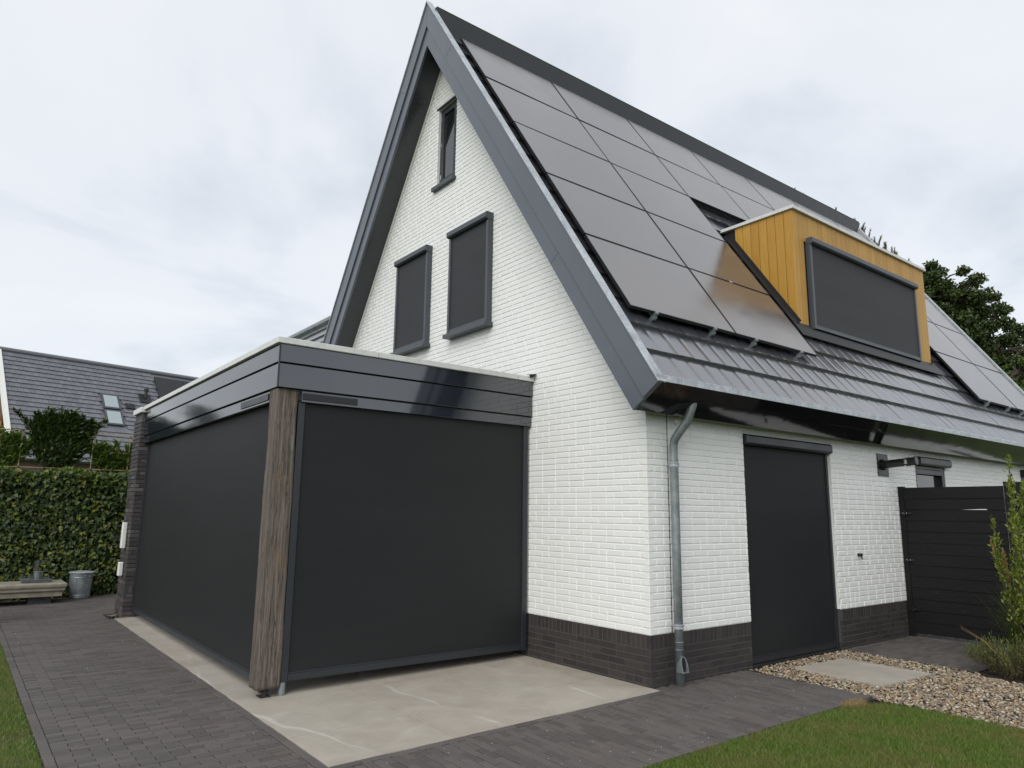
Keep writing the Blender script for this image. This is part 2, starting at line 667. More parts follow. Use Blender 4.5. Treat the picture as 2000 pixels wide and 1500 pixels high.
def course(u0, u1, k, start, rng):
    """a run of bricks between u0 and u1; returns (a, b) intervals"""
    out = []
    u = u0
    L = .2065 if start else .0985
    first = True
    while u < u1 - .02:
        e_ = min(u + L, u1)
        if u1 - e_ < .03:
            e_ = u1
        out.append((u, e_))
        u = e_ + .0105
        L = .2065 if rng.random() > .16 else .0985
    return out


def cut(iv, holes):
    res = [iv]
    for (h0, h1) in holes:
        nr = []
        for a, b in res:
            if h1 <= a or h0 >= b:
                nr.append((a, b))
                continue
            if a < h0 - .02:
                nr.append((a, h0))
            if b > h1 + .02:
                nr.append((h1, b))
        res = nr
    return res


def score(p, l):
    x, y, z = proj(p)
    if z < .5 or not (-20 < x < 2020 and -20 < y < 1520):
        return 0
    return l / z ** 2


# gable (x = 0) : openings (y0, y1, z0, z1)
GAB_OPEN = [(3.49, 3.985, 6.235, 7.49)]
SIDE_OPEN = [(1.545, 3.33, -1, 2.385), (5.63, 6.62, .95, 2.37), (9.76, 10.6, .95, 2.37)]
wrng = random.Random(3)
bricks_w = []                      # (score, l, loc, rz, which)
mort_g, mort_s = MB(), MB()
z0w = 7 * CH
for k in range(130):
    zc_ = z0w + (k + .5) * CH
    zt_ = zc_ + CH * .5
    d_ = (ZR - (BT - .012) / CT - .0 - zt_) / TT + .03
    ya, yb = max(0.0, YR - d_), min(W, YR + d_)
    if yb - ya < .12:
        break
    holes = [(a, b) for a, b, c_, d2 in GAB_OPEN if c_ < zc_ < d2]
    for a, b in cut((ya, yb), holes):
        mort_g.add([(.006, a, zc_ - CH / 2), (.006, b, zc_ - CH / 2), (.006, b, zt_), (.006, a, zt_)], [(0, 3, 2, 1)])
    st = ya if ya > .01 else 0.0
    off = 0 if ya < .01 else -wrng.random() * .2
    for a, b in course(st + off, yb, k, k % 2 == 0, wrng):
        for a2, b2 in cut((max(a, ya), b), [(h0 - .0, h1 + .0) for h0, h1 in holes]):
            l = b2 - a2
            if l < .03:
                continue
            j = wrng.uniform(-.0008, .0008)
            p = (0 + j, (a2 + b2) / 2, zc_ + wrng.uniform(-.0012, .0012))
            hid = (p[1] > 1.68 and p[2] < 3.0) or (3.5 < p[1] < 4.95 and 3.8 < p[2] < 5.3) or (2.55 < p[1] < 3.45 and 3.8 < p[2] < 5.3)
            bricks_w.append((0 if hid else score(p, l), l, p, -math.pi / 2 + wrng.uniform(-.0015, .0015), 'g'))
for k in range(36):
    zc_ = z0w + (k + .5) * CH
    zt_ = zc_ + CH * .5
    holes = [(a, b) for a, b, c_, d2 in SIDE_OPEN if c_ < zc_ < d2]
    joint = [(.300, .309)]
    for a, b in cut((0, XF - .3), holes):
        mort_s.add([(a, .006, zc_ - CH / 2), (b, .006, zc_ - CH / 2), (b, .006, zt_), (a, .006, zt_)], [(0, 1, 2, 3)])
    for a, b in course(0.0, XF - .3, k, k % 2 == 1, wrng):
        for a2, b2 in cut((a, b), holes + joint):
            l = b2 - a2
            if l < .025:
                continue
            j = wrng.uniform(-.0008, .0008)
            p = ((a2 + b2) / 2, j, zc_ + wrng.uniform(-.0012, .0012))
            hid = (p[0] > 5.05 and p[2] < 1.9) or p[2] > 2.5
            bricks_w.append((0 if hid else score(p, l), l, p, wrng.uniform(-.0015, .0015), 's'))
gable_wall = mort_g.build('gable_wall', M['white_paint'], house)
side_wall = mort_s.build('side_wall', M['white_paint'], house)
bricks_w.sort(key=lambda b: -b[0])
for s_, l, p, rz, wh in bricks_w[:300]:
    brick_obj('brick', l, CH - .011, .05, .0035, 'white_paint', gable_wall if wh == 'g' else side_wall, p, (0, 0, rz))
brick_join('brick_courses', [(l, CH - .011, p, rz) for s_, l, p, rz, wh in bricks_w[300:] if wh == 'g'], .05, .0035, 'white_paint', gable_wall)
brick_join('brick_courses', [(l, CH - .011, p, rz) for s_, l, p, rz, wh in bricks_w[300:] if wh == 's'], .05, .0035, 'white_paint', side_wall)
# dark movement joint in the side wall
MB().box(.3005, .3085, .001, .02, 7 * CH, 2.62).build('movement_joint', M['black_plastic'], side_wall)
# reveals round the openings
for a, b, c_, d2 in SIDE_OPEN:
    for bx_ in ((a - .05, a, .012, .12, max(c_, .45), d2), (b, b + .05, .012, .12, max(c_, .45), d2), (a - .05, b + .05, .012, .12, d2, d2 + .06)):
        MB().box(*bx_).build('reveal', M['white_paint'], side_wall)
for a, b, c_, d2 in GAB_OPEN:
    for bx_ in ((.012, .14, a - .05, a, c_, d2), (.012, .14, b, b + .05, c_, d2), (.012, .14, a - .05, b + .05, d2, d2 + .06), (.012, .14, a - .05, b + .05, c_ - .06, c_)):
        MB().box(*bx_).build('reveal', M['white_paint'], gable_wall)

# plinth
PL = .007
plinth = MB()
plinth.box(PL + .0035, .12, PL + .0035, W, -.25, 7 * CH - .004)
plinth.box(.12, 1.545, PL + .0035, .12, -.25, 7 * CH - .004)
plinth.box(3.33, XF - .3, PL + .0035, .12, -.25, 7 * CH - .004)
plinth = plinth.build('plinth', M['dark_mortar'], house)
prng = random.Random(5)
pbr = []
for k in range(-3, 5):
    zc_ = (k + .5) * CH
    for a, b in course(PL, W, k, k % 2 == 1, prng):
        pbr.append((b - a, CH - .012, (PL + prng.uniform(-.001, .001), (a + b) / 2, zc_), -math.pi / 2))
    for a, b in course(PL, XF - .3, k, k % 2 == 0, prng):
        for a2, b2 in cut((a, b), [(1.545, 3.33)]):
            if b2 - a2 > .03:
                pbr.append((b2 - a2, CH - .012, ((a2 + b2) / 2, PL + prng.uniform(-.001, .001), zc_), 0))
u = PL
while u < W:
    pbr.append((.05, 2 * CH - .012, (PL + prng.uniform(-.001, .001), u + .025, 6 * CH), -math.pi / 2))
    u += .0615
u = PL
while u < XF - .4:
    if not (1.5 < u < 3.33):
        pbr.append((.05, 2 * CH - .012, (u + .025, PL + prng.uniform(-.001, .001), 6 * CH), 0))
    u += .0615


def pvis(p):
    if p[2] < -.06:
        return 0
    if abs(p[0]) < .05 and p[1] > 1.78:
        return 0
    if p[0] > 5.05:
        return 0
    return score(p, .2)


pbr.sort(key=lambda b: -pvis(b[2]))
for l, h, p, rz in pbr[:300]:
    brick_obj('plinth_brick', l, h, .05, .002, 'dark_brick', plinth, p, (0, 0, rz))
brick_join('plinth_brick_courses', [(l, h, p, rz) for l, h, p, rz in pbr[300:]], .05, .002, 'dark_brick', plinth)

# unseen black box added inside the house to block light
MB().box(.15, XF - .35, .15, W - .15, -.2, 3.0).build('light_block_core', M['black_plastic'], house)

# ---- roof
roof = MB()
for lf in (False, True):
    A = [yz(.05, -.215, lf), yz(QE - .12, -.215, lf), yz(QE - .12, -BT + .006, lf), (YR, ZR - (BT - .006) / CT)]
    if lf:
        A = A[::-1]
    roof.extx(A, -OV + .06, XF - .03)
roof = roof.build('roof', M['soffit_paint'], house)

# roof tiles: 0.25 wide, gauge 0.352, lower edge thick
GAU, TWD = .38, .266
TO = -.17


def tile_verts(w_, g, th):
    a = w_ / 2 - .0018
    # local: x across, y up the slope, z out of the roof; slightly crowned
    V = []
    for yy, zz in ((0.0, 0.0), (g + .03, -.036)):
        V += [(-a, yy, zz - .003), (-a * .55, yy, zz), (a * .55, yy, zz), (a, yy, zz - .003)]
    V += [(-a, 0, -th), (a, 0, -th), (-a, g, -.036 - .02), (a, g, -.036 - .02)]
    Fq = [(0, 1, 5, 4), (1, 2, 6, 5), (2, 3, 7, 6), (0, 8, 9, 3), (0, 4, 10, 8), (3, 9, 11, 7)]
    return V, Fq


TM = bpy.data.meshes.new('roof_tile')
_V, _Fq = tile_verts(TWD, GAU, .05)
_Fq = [f for f in _Fq if f != (0, 8, 9, 3)] + [(8, 9, 3, 2, 1, 0)]
TM.from_pydata(_V, [], _Fq)
TM.materials.append(M['roof_tile'])
TM.update()
TMH = bpy.data.meshes.new('roof_tile')
TMH.from_pydata([(p[0] * .5, p[1], p[2]) for p in _V], [], _Fq)
TMH.materials.append(M['roof_tile'])
TMH.update()
# local frame on the right slope
ex, eu, en = Vector((1, 0, 0)), Vector((0, CT, ST)), Vector((0, -ST, CT))
RT = Matrix((ex, eu, en)).transposed().to_4x4()
tiles = []
trng = random.Random(9)
row = 0
q = 7.44
while q > .1:
    sy = min(1.0, (q - .03) / (GAU + .03))
    x = -OV + .09 + TWD / 2 - (0 if row % 2 else TWD / 2)
    while x < XF - .1:
        p = rf(x, q, TO)
        ok = True
        if 4.0 < x < 8.33 and 3.6 < q < 5.6:
            ok = False
        half = x - TWD / 2 < -OV + .085
        if ok:
            u_, v_, z_ = proj(p)
            s_ = 0
            if -10 < u_ < 2010:
                s_ = 1 / z_ ** 2
                cov = (.05 < x < 3.6 and .6 < q < 6.5) or (.05 < x < 12 and .6 < q < 2.9) or (x > 8.95 and q < 6.5)
                s_ = s_ * (.02 if cov else 1)
            tiles.append((s_ if sy == 1 else 0, x + (TWD / 4 if half else 0), q, half, sy))
        x += TWD
    q -= GAU
    row += 1
tiles.sort(key=lambda t_: -t_[0])
for s_, x, q, half, sy in tiles[:300]:
    o = link('roof_tile', TMH if half else TM, None, roof)
    mw = RT.copy()
    mw.translation = rf(x, q, TO + trng.uniform(-.002, .002))
    o.matrix_world = mw @ Matrix.Rotation(trng.uniform(-.004, .004), 4, 'Z') @ Matrix.Rotation(trng.uniform(-.006, .006), 4, 'X')
mb = MB()
for s_, x, q, half, sy in tiles[300:]:
    mw = RT.copy()
    mw.translation = rf(x, q, TO)
    mb.add([mw @ Vector((p[0] * (.5 if half else 1), p[1] * sy, p[2])) for p in _V], _Fq)
tag(mb.build('tile_courses', M['roof_tile'], roof), kind='stuff')
# left slope, seen edge-on only: courses as long strips
mb = MB()
q = 7.44
while q > .1:
    a, b = rf(0, q, TO, True), rf(0, max(.03, q - GAU - .03), TO - .036, True)
    c_ = rf(0, q, TO - .04, True)
    mb.extx([(a[1], a[2]), (b[1], b[2]), (c_[1], c_[2])], -OV + .08, XF - .08)
    q -= GAU
tag(mb.build('tile_courses', M['roof_tile'], roof), kind='stuff')
# ridge tiles
rz_ = ZR + TO / CT + .01
x = -OV + .07
i = 0
while x < XF - .1:
    mb = MB()
    r0, r1 = .070, .080
    A = [(x + (.0 if True else 0), YR + math.cos(math.pi * k / 8) * r1, rz_ - .065 + math.sin(math.pi * k / 8) * r1 * .95) for k in range(9)]
    B = [(x + .44, YR + math.cos(math.pi * k / 8) * r0, rz_ - .065 + math.sin(math.pi * k / 8) * r0 * .95) for k in range(9)]
    mb.prism(A, B)
    mb.build('ridge_tile', M['roof_tile'], roof)
    x += .40

# ---- bargeboards of the near gable: two overlapping boards and a zinc cap
for lf in (False, True):
    def PY(o1, o2, q1=QE):
        A = [(YR, ZR + o1 / CT), yz(q1, o1, lf), yz(q1, o2, lf), (YR, ZR + o2 / CT)]
        return A[::-1] if lf else A
    g = .0012 if lf else -.0012
    side = [(y_ + g, z_) for y_, z_ in PY(-.012, -.235)]
    bb = MB().extx(side, -OV, -OV + .06).build('bargeboard', M['anthracite'], house, bevel=.002)
    side = [(y_ + g, z_) for y_, z_ in PY(-.21, -BT)]
    MB().extx(side, -OV + .022, -OV + .058).build('bargeboard', M['anthracite'], house, bevel=.002)
    cp = [(y_ + g, z_) for y_, z_ in PY(.004, -.012, QE + .012)]
    cap = MB().extx(cp, -OV - .018, -OV + .085)
    cp = [(y_ + g, z_) for y_, z_ in PY(-.0125, -.21, QE - .1)]
    cap.extx(cp, -OV + .062, -OV + .085)
    cap = cap.build('verge_cap', M['zinc'], house, bevel=.003)
    # butt joints of the boards: narrow dark slots
    for qj, o1, o2 in ((1.35, -.06, -.22), (5.65, -.24, -BT + .004)):
        a, b = rf(0, qj, o1, lf), rf(0, qj + .012, o2, lf)
        n_ = -OV - .001 if o1 > -.1 else -OV + .0212
        A = [(n_, ) + rf(0, qj, o1, lf)[1:], (n_, ) + rf(0, qj + .005, o1, lf)[1:], (n_, ) + rf(0, qj + .005, o2, lf)[1:], (n_, ) + rf(0, qj, o2, lf)[1:]]
        B = [(n_ + .01, p[1], p[2]) for p in A]
        MB().prism(A, B).build('board_joint', M['black_plastic'], house)
    # soffit under the overhang with a pale edge strip against the wall
    A = [(YR, ZR - (BT - .025) / CT), yz(QE - .02, -BT + .025, lf), yz(QE - .02, -BT + .012, lf), (YR, ZR - (BT - .012) / CT)]
    MB().extx(A[::-1] if lf else A, -OV + .0585, -.002).build('soffit', M['soffit_paint'], house)
    A = [(YR, ZR - (BT - .011) / CT), yz(QE - .9, -BT + .011, lf), yz(QE - .9, -BT - .010, lf), (YR, ZR - (BT + .010) / CT)]
    MB().extx(A[::-1] if lf else A, -.028, -.004).build('soffit_strip', M['plain_white'], house)
    # far gable edge
    A = [(YR, ZR - .075 / CT), yz(QE, -.075, lf), yz(QE, -BT, lf), (YR, ZR - BT / CT)]
    MB().extx(A[::-1] if lf else A, XF - .03, XF + .03).build('bargeboard', M['anthracite'], house)
    A = [(YR, ZR - .06 / CT), yz(QE, -.06, lf), yz(QE, -.0745, lf), (YR, ZR - .0745 / CT)]
    MB().extx(A[::-1] if lf else A, XF - .075, XF + .04).build('verge_cap', M['zinc'], house)
    A = [(YR, ZR - .0755 / CT), yz(QE - .1, -.0755, lf), yz(QE - .1, -.2, lf), (YR, ZR - .2 / CT)]
    MB().extx(A[::-1] if lf else A, XF - .075, XF - .032).build('verge_lining', M['zinc'], house)

# ---- eave: gutter and two glossy boards, in lengths of about three metres
eA, eM, eB = yz(QE, -.012), yz(QE, -.20), yz(QE, -BT)
xs = [-OV + .062, 2.55, 5.6, 8.6, XF - .032]
for i in range(4):
    a, b = xs[i] + .002, xs[i + 1] - .002
    for p0, p1, dd in ((eA, eM, 0.0), (eM, eB, .004)):
        d0 = Vector((0, p1[0] - p0[0], p1[1] - p0[1])).normalized()
        nn = Vector((0, CT, ST))              # into the roof
        q0 = Vector((0, p0[0], p0[1])) + d0 * (.003 if dd else 0) + nn * dd
        q1 = Vector((0, p1[0], p1[1])) - d0 * .002 + nn * dd
        poly = [(q0.y, q0.z), (q1.y, q1.z), (q1.y + nn.y * .02, q1.z + nn.z * .02), (q0.y + nn.y * .02, q0.z + nn.z * .02)]
        MB().extx(poly[::-1], a, b).build('eave_board', M['gloss_black'], house, bevel=.0015)
gx0, gx1 = -OV - .012, XF + .03
gut = MB()
gy, gz_ = eA[0] - .004, eA[1] + .002
gut.extx([(gy, gz_), (gy, gz_ + .055), (gy + .012, gz_ + .062), (gy + .024, gz_ + .055), (gy + .024, gz_ + .046), (gy + .010, gz_ + .046), (gy + .010, gz_)][::-1], gx0, gx1)
gx0 = -OV + .064
gut.extx([(gy + .010, gz_ + .001), (gy + .010, gz_ + .008), (gy + .30, gz_ + .008), (gy + .30, gz_ + .001)][::-1], gx0, gx1)
gut.build('gutter', M['zinc'], house)
MB().extx([(gy - .002, gz_ - .003), (gy - .002, gz_ + .0585), (gy + .012, gz_ + .0665), (gy + .027, gz_ + .0585), (gy + .027, gz_ + .044), (gy + .001, gz_ + .044), (gy + .001, gz_ - .003)][::-1], 4.62, 4.70).build('gutter_joint', M['zinc'], house)

# ---- solar panels
PX, PS, PW, PH, PO = .0514, .6175, 1.7787, 1.1846, -.0878
cells = [(c_, r_) for c_ in range(7) for r_ in (0, 1)] + [(c_, r_) for c_ in (0, 1, 5, 6) for r_ in (2, 3, 4)]
sm = {}
for c_, r_ in cells:
    x0, x1 = PX + c_ * PW + .008, PX + (c_ + 1) * PW - .008
    x1 = min(x1, XF - .12)
    q0, q1 = PS + r_ * PH + .009, PS + (r_ + 1) * PH - .009
    w_, h_ = x1 - x0, q1 - q0
    key = round(w_, 3)
    if key not in sm:
        f_ = MB()
        a, b = w_ / 2, h_ / 2
        for (p, q_, r2, s2) in ((-a, a, -b, -b + .011), (-a, a, b - .011, b), (-a, -a + .011, -b + .011, b - .011), (a - .011, a, -b + .011, b - .011)):
            f_.box(p, q_, r2, s2, -.035, 0)
        f_.box(-a + .011, a - .011, -b + .011, b - .011, -.034, -.03)
        g_ = MB().box(-a + .011, a - .011, -b + .011, b - .011, -.007, -.0015)
        mf, mg = bpy.data.meshes.new('solar_panel'), bpy.data.meshes.new('glass')
        mf.from_pydata(f_.v, [], f_.f)
        mg.from_pydata(g_.v, [], g_.f)
        mf.materials.append(M['black_metal'])
        mg.materials.append(M['solar_glass'])
        sm[key] = (mf, mg)
    o = link('solar_panel', sm[key][0], None, house)
    mw = RT.copy()
    mw.translation = rf((x0 + x1) / 2, (q0 + q1) / 2, PO + trng.uniform(-.002, .002))
    o.matrix_world = mw @ Matrix.Rotation(trng.uniform(-.0022, .0022), 4, 'X') @ Matrix.Rotation(trng.uniform(-.0022, .0022), 4, 'Y')
    g_ = link('glass', sm[key][1], None, o)
    # clamps and rail ends below the lowest row
    if r_ == 4:
        for fx in (.22, .78):
            cl = MB()
            xx = -w_ / 2 + fx * w_
            cl.box(xx - .02, xx + .02, -h_ / 2 - .03, -h_ / 2 + .012, -.04, .004)
            cl.box(xx - .018, xx + .018, -h_ / 2 - .05, -h_ / 2 + .2, -.075, -.0385)
            cl.box(xx - .035, xx - .023, -h_ / 2 - .055, -h_ / 2 - .01, -.10, -.05)
            cl.build('clamp', M['zinc_dark'], o)
    elif r_ == 3 and c_ == 1:
        MB().box(-.02, .02, -h_ / 2 - .018, -h_ / 2 + .012, -.03, .004).build('clamp', M['zinc'], o)

# ---- dormer
DX0, DX1, DY, DZ0, DZ1 = 4.03, 8.31, .71, 4.18, 5.91


def roof_z(y, off):
    return ZR - TT * (YR - y) + off / CT


dorm = MB()
ytop = YR - (ZR + (TO) / CT - DZ1) / TT
dorm.extx([(DY + .022, DZ0), (ytop, DZ1), (DY + .022, DZ1)], DX0 + .022, DX1 - .022)
dormer = dorm.build('dormer', M['black_plastic'], house)
n_ = 31
bw = (DX1 - DX0) / n_
SX0, SX1, SZ0, SZ1 = 4.37, 7.80, 4.165, 5.55
for i in range(n_):
    a, b = DX0 + i * bw + .0035, DX0 + (i + 1) * bw - .0035
    zb = DZ0
    if a < SX1 - .05 and b > SX0 + .06:
        zb = SZ1 - .06
    MB().box(a, b, DY + random.uniform(-.001, .001), DY + .0215, zb, DZ1).build('cladding_board', M['cladding'], dormer, bevel=.002)
sd_ = .0
y_ = DY + .002
i = 0
while y_ < ytop - .05:
    a, b = y_ + .0035, min(y_ + .138 - .0035, ytop - .02)
    za, zb2 = max(DZ0, roof_z(a, TO + .06)), max(DZ0, roof_z(b, TO + .06))
    for X0, X1 in ((DX0, DX0 + .0215), (DX1 - .0215, DX1)):
        A = [(X0, a, za), (X0, b, zb2), (X0, b, DZ1), (X0, a, DZ1)]
        if DZ1 - zb2 > .01:
            MB().prism(A[::-1], [(X1, p[1], p[2]) for p in A][::-1]).build('cladding_board', M['cladding'], dormer, bevel=.002)
    y_ += .138
tr = MB()
tr.box(DX0 - .035, DX1 + .035, DY - .04, DY + .03, DZ1 + .002, DZ1 + .052)
tr.box(DX0 - .035, DX0 + .03, DY + .031, ytop + .10, DZ1 + .002, DZ1 + .052)
tr.box(DX1 - .03, DX1 + .035, DY + .031, ytop + .10, DZ1 + .002, DZ1 + .052)
tr.build('roof_trim', M['white_trim'], dormer, bevel=.004)
MB().box(DX0 + .031, DX1 - .031, DY + .031, ytop + .12, DZ1 + .001, DZ1 + .03).build('flat_roof', M['black_plastic'], dormer)
QD0, QD1 = (YR - 1.80) / CT + .25, (YR - DY) / CT + .25
fl = MB()
for X0, X1 in ((DX0 - .13, DX0 + .01), (DX1 - .01, DX1 + .13)):
    A = [rf(X0, QD0, TO + .012), rf(X1, QD0, TO + .012), rf(X1, QD1, TO + .012), rf(X0, QD1, TO + .012)]
    B = [rf(p[0], q_, TO + .03) for p, q_ in zip(A, (QD0, QD0, QD1, QD1))]
    fl.prism(A, B)
    xi = DX0 - .003 if X0 < DX0 - .1 else DX1 + .003
    A = [rf(xi, QD0 + .02, TO + .03), rf(xi, QD1 - .02, TO + .03), rf(xi, QD1 - .02, TO + .075), rf(xi, QD0 + .02, TO + .075)]
    dx = -.004 if xi < 5 else .004
    fl.prism(A, [(p[0] + dx, p[1], p[2]) for p in A])
A = [(DX0 - .15, ) + rf(0, QD1 - .2, TO + .016)[1:], (DX1 + .15, ) + rf(0, QD1 - .2, TO + .016)[1:], (DX1 + .15, ) + rf(0, QD1 + .24, TO + .014)[1:], (DX0 - .15, ) + rf(0, QD1 + .24, TO + .014)[1:]]
fl.prism(A, [(p[0], p[1] - .01 * ST, p[2] + .01 * CT) for p in A])
fl.build('lead_flashing', M['black_plastic'], dormer)


# ---- roller screens
def screen_y(name, x0, x1, z0, z1, yf, yb, mfr, parent, rail=.045, box=.10, proud=.045, bar=.05, label=None, fm='screen_fabric'):
    """screen in a plane of constant y facing -y; yf is the front of the rails"""
    fab = MB().box(x0 + rail * .8, x1 - rail * .8, yf + .018, yf + .024, z0 + bar, z1 - box).build(name, M[fm], parent)
    if label:
        fab['label'] = label
    c_ = MB()
    c_.prism([(x0 - .004, yf - proud + .02, z1), (x0 - .004, yf - proud, z1 - .02), (x0 - .004, yf - proud, z1 - box + .02), (x0 - .004, yf - proud + .025, z1 - box), (x0 - .004, yb, z1 - box), (x0 - .004, yb, z1)],
             [(x1 + .004, yf - proud + .02, z1), (x1 + .004, yf - proud, z1 - .02), (x1 + .004, yf - proud, z1 - box + .02), (x1 + .004, yf - proud + .025, z1 - box), (x1 + .004, yb, z1 - box), (x1 + .004, yb, z1)])
    c_.build('cassette', mfr, fab, bevel=.003)
    for a in (x0, x1 - rail):
        MB().box(a, a + rail, yf, yb, z0, z1 - box - .001).build('side_rail', mfr, fab, bevel=.003)
    MB().box(x0 + rail + .003, x1 - rail - .003, yf + .004, yf + .03, z0 + .006, z0 + bar).box(
        x0 + rail + .003, x1 - rail - .003, yf + .009, yf + .027, z0 + bar + .001, z0 + bar + .014).build('bottom_bar', mfr, fab, bevel=.003)
    return fab


def screen_x(name, y0, y1, z0, z1, xf, xb, mfr, parent, rail=.045, box=.10, proud=.045, bar=.05, sill=False, fm='screen_fabric'):
    """screen in a plane of constant x facing -x"""
    fab = MB().box(xf + .018, xf + .024, y0 + rail * .8, y1 - rail * .8, z0 + bar, z1 - box).build(name, M[fm], parent)
    if box > 0:
        P_ = [(xf - proud + .02, z1), (xf - proud, z1 - .02), (xf - proud, z1 - box + .02), (xf - proud + .025, z1 - box), (xb, z1 - box), (xb, z1)]
        MB().prism([(a, y0 - .004, b) for a, b in P_][::-1], [(a, y1 + .004, b) for a, b in P_][::-1]).build('cassette', mfr, fab, bevel=.003)
    for a in (y0, y1 - rail):
        MB().box(xf, xb, a, a + rail, z0, z1 - box - .001).build('side_rail', mfr, fab, bevel=.003)
    MB().box(xf + .004, xf + .03, y0 + rail + .003, y1 - rail - .003, z0 + .006, z0 + bar).box(
        xf + .009, xf + .027, y0 + rail + .003, y1 - rail - .003, z0 + bar + .001, z0 + bar + .014).build('bottom_bar', mfr, fab, bevel=.003)
    if sill:
        MB().box(xf - .045, xb, y0 - .03, y1 + .03, z0 - .055, z0 - .002).build('sill', M['slate_frame'], fab, bevel=.004)
    return fab


screen_x('window_screen', 2.525, 3.455, 3.875, 5.345, -.085, -.004, M['slate_frame'], house, sill=True, fm='window_fabric')
screen_x('window_screen', 4.035, 4.965, 3.875, 5.345, -.085, -.004, M['slate_frame'], house, sill=True, fm='window_fabric')
screen_y('door_screen', 1.555, 3.32, .0, 2.38, .035, .11, M['dark_metal'], house, rail=.04, box=.115, proud=.075, bar=.06)
screen_y('dormer_screen', SX0, SX1, SZ0, SZ1, DY - .06, DY + .018, M['slate_frame'], house, rail=.05, box=.10, proud=.05, fm='window_fabric')
MB().box(1.545, 3.33, .02, .3, -.1, .0).build('door_sill', M['dark_metal'], house)
MB().box(1.545, 3.33, .115, .13, 0, 2.385).build('door', M['black_plastic'], house)

# ---- top gable window, tilted open
win = MB()
y0, y1, z0, z1 = GAB_OPEN[0]
x_ = .045
for (a, b, c_, d2) in ((y0, y0 + .055, z0, z1), (y1 - .055, y1, z0, z1), (y0 + .055, y1 - .055, z0, z0 + .055), (y0 + .055, y1 - .055, z1 - .055, z1)):
    win.box(x_, x_ + .07, a, b, c_, d2)
win = win.build('window', M['dark_metal'], house, bevel=.003)
sash = MB()
a0, a1, c0, c1 = y0 + .06, y1 - .06, z0 + .06, z1 - .06
for (a, b, c_, d2) in ((a0, a0 + .05, c0, c1), (a1 - .05, a1, c0, c1), (a0 + .05, a1 - .05, c0, c0 + .05), (a0 + .05, a1 - .05, c1 - .05, c1)):
    sash.box(x_ - .012, x_ + .05, a, b, c_, d2)
sash.build('sash', M['dark_metal'], win, bevel=.003)
MB().box(x_ + .01, x_ + .02, a0 + .05, a1 - .05, c0 + .05, c1 - .05).build('pane', M['window_glass'], win)
MB().box(x_ + .075, x_ + .09, y0, y1, z0, z1).build('window_back', M['black_plastic'], win)
for zz in (z0 + .12, (z0 + z1) / 2, z1 - .2):
    MB().box(x_ - .016, x_ - .002, y1 - .062, y1 - .05, zz, zz + .07).build('hinge', M['chrome'], win)
MB().box(-.06, .05, y0 - .03, y1 + .06, z0 - .06, z0 - .002).build('sill', M['slate_frame'], win, bevel=.004)
MB().box(-.012, .05, y0 - .02, y1 + .04, z1 + .001, z1 + .03).build('lintel_trim', M['slate_frame'], win)

# ---- window in the side wall beyond the door, and the far one
for (x0, x1, c_, d2), br in ((SIDE_OPEN[1][:2] + (.95, 2.37), True), (SIDE_OPEN[2][:2] + (.95, 2.37), False)):
    f_ = MB()
    for (a, b, e0, e1) in ((x0, x0 + .06, c_, d2), (x1 - .09, x1, c_, d2), (x0 + .06, x1 - .09, c_, c_ + .06), (x0 + .06, x1 - .09, d2 - .24, d2 - .17)):
        f_.box(a, b, .014, .12, e0, e1)
    w_ = f_.build('window', M['black_metal'], house, bevel=.003)
    MB().box(x0 + .06, x1 - .09, .075, .085, c_ + .06, d2 - .24).build('pane', M['window_glass'], w_)
    MB().box(x0, x1, .125, .14, c_, d2).build('window_back', M['black_plastic'], w_)
    k_ = MB()
    P_ = [(-.06, d2), (-.085, d2 - .02), (-.085, d2 - .10), (-.06, d2 - .12), (.05, d2 - .12), (.05, d2)]
    k_.prism([(x0 + .0, a, b) for a, b in P_], [(x1 + .05, a, b) for a, b in P_])
    k_.build('cassette', M['black_metal'], w_, bevel=.003)
    MB().box(x0 + .01, x1 - .01, .015, .03, d2 - .165, d2 - .125).build('bottom_bar', M['dark_metal'], w_)
    MB().box(x1 - .082, x1 - .07, .035, .049, d2 - .4, d2 - .26).build('window_handle', M['chrome'], w_)

# ---- downpipe
PXX, PYY = .29, -.085
pipe = MB()
pts = [(.338, -.30, 2.66), (.335, -.292, 2.54), (.327, -.27, 2.475), (.315, -.235, 2.38), (.298, -.14, 2.27), (PXX, -.098, 2.215), (PXX, PYY, 2.16), (PXX, PYY, 1.2), (PXX, PYY, -.06)]
pipe.tube(pts, .041, 20)
pipe = pipe.build('downpipe', M['zinc_dark'], house, smooth=True)
for zz in (1.955, .475):
    MB().lathe([(.041, 0), (.049, .004), (.049, .012), (.043, .016), (.043, .03), (.049, .034), (.049, .042), (.041, .046)], (PXX, PYY, zz), 24).build('pipe_clip', M['zinc'], pipe, smooth=False)
    MB().box(PXX + .047, PXX + .075, PYY - .004, PYY + .004, zz + .018, zz + .028).tube([(PXX, PYY + .04, zz + .022), (PXX, .004, zz + .022)], .006, 8).build('clip_bolt', M['zinc'], pipe)
for zz in (2.10, .36, .295):
    MB().lathe([(.041, 0), (.0425, .002), (.0425, .006), (.041, .008)], (PXX, PYY, zz), 24).build('pipe_collar', M['zinc_dark'], pipe)
# leaf outlet: a hooded opening standing out of the pipe
lo = MB()
seg = 14
out_, inn = [], []
for i in range(seg + 1):
    a = math.pi * i / seg
    out_.append((math.cos(a) * .041, .055 + math.sin(a) * .085))
    inn.append((math.cos(a) * .033, .055 + math.sin(a) * .076))
out_ = [(.041, 0.0)] + out_ + [(-.041, 0.0)]
inn = [(.033, .006)] + inn + [(-.033, .006)]
ax = Vector((-.05, -1, 0)).normalized()
ay = Vector((1, -.05, 0)).normalized()
oc = Vector((PXX, PYY, .105))
N_ = len(out_)


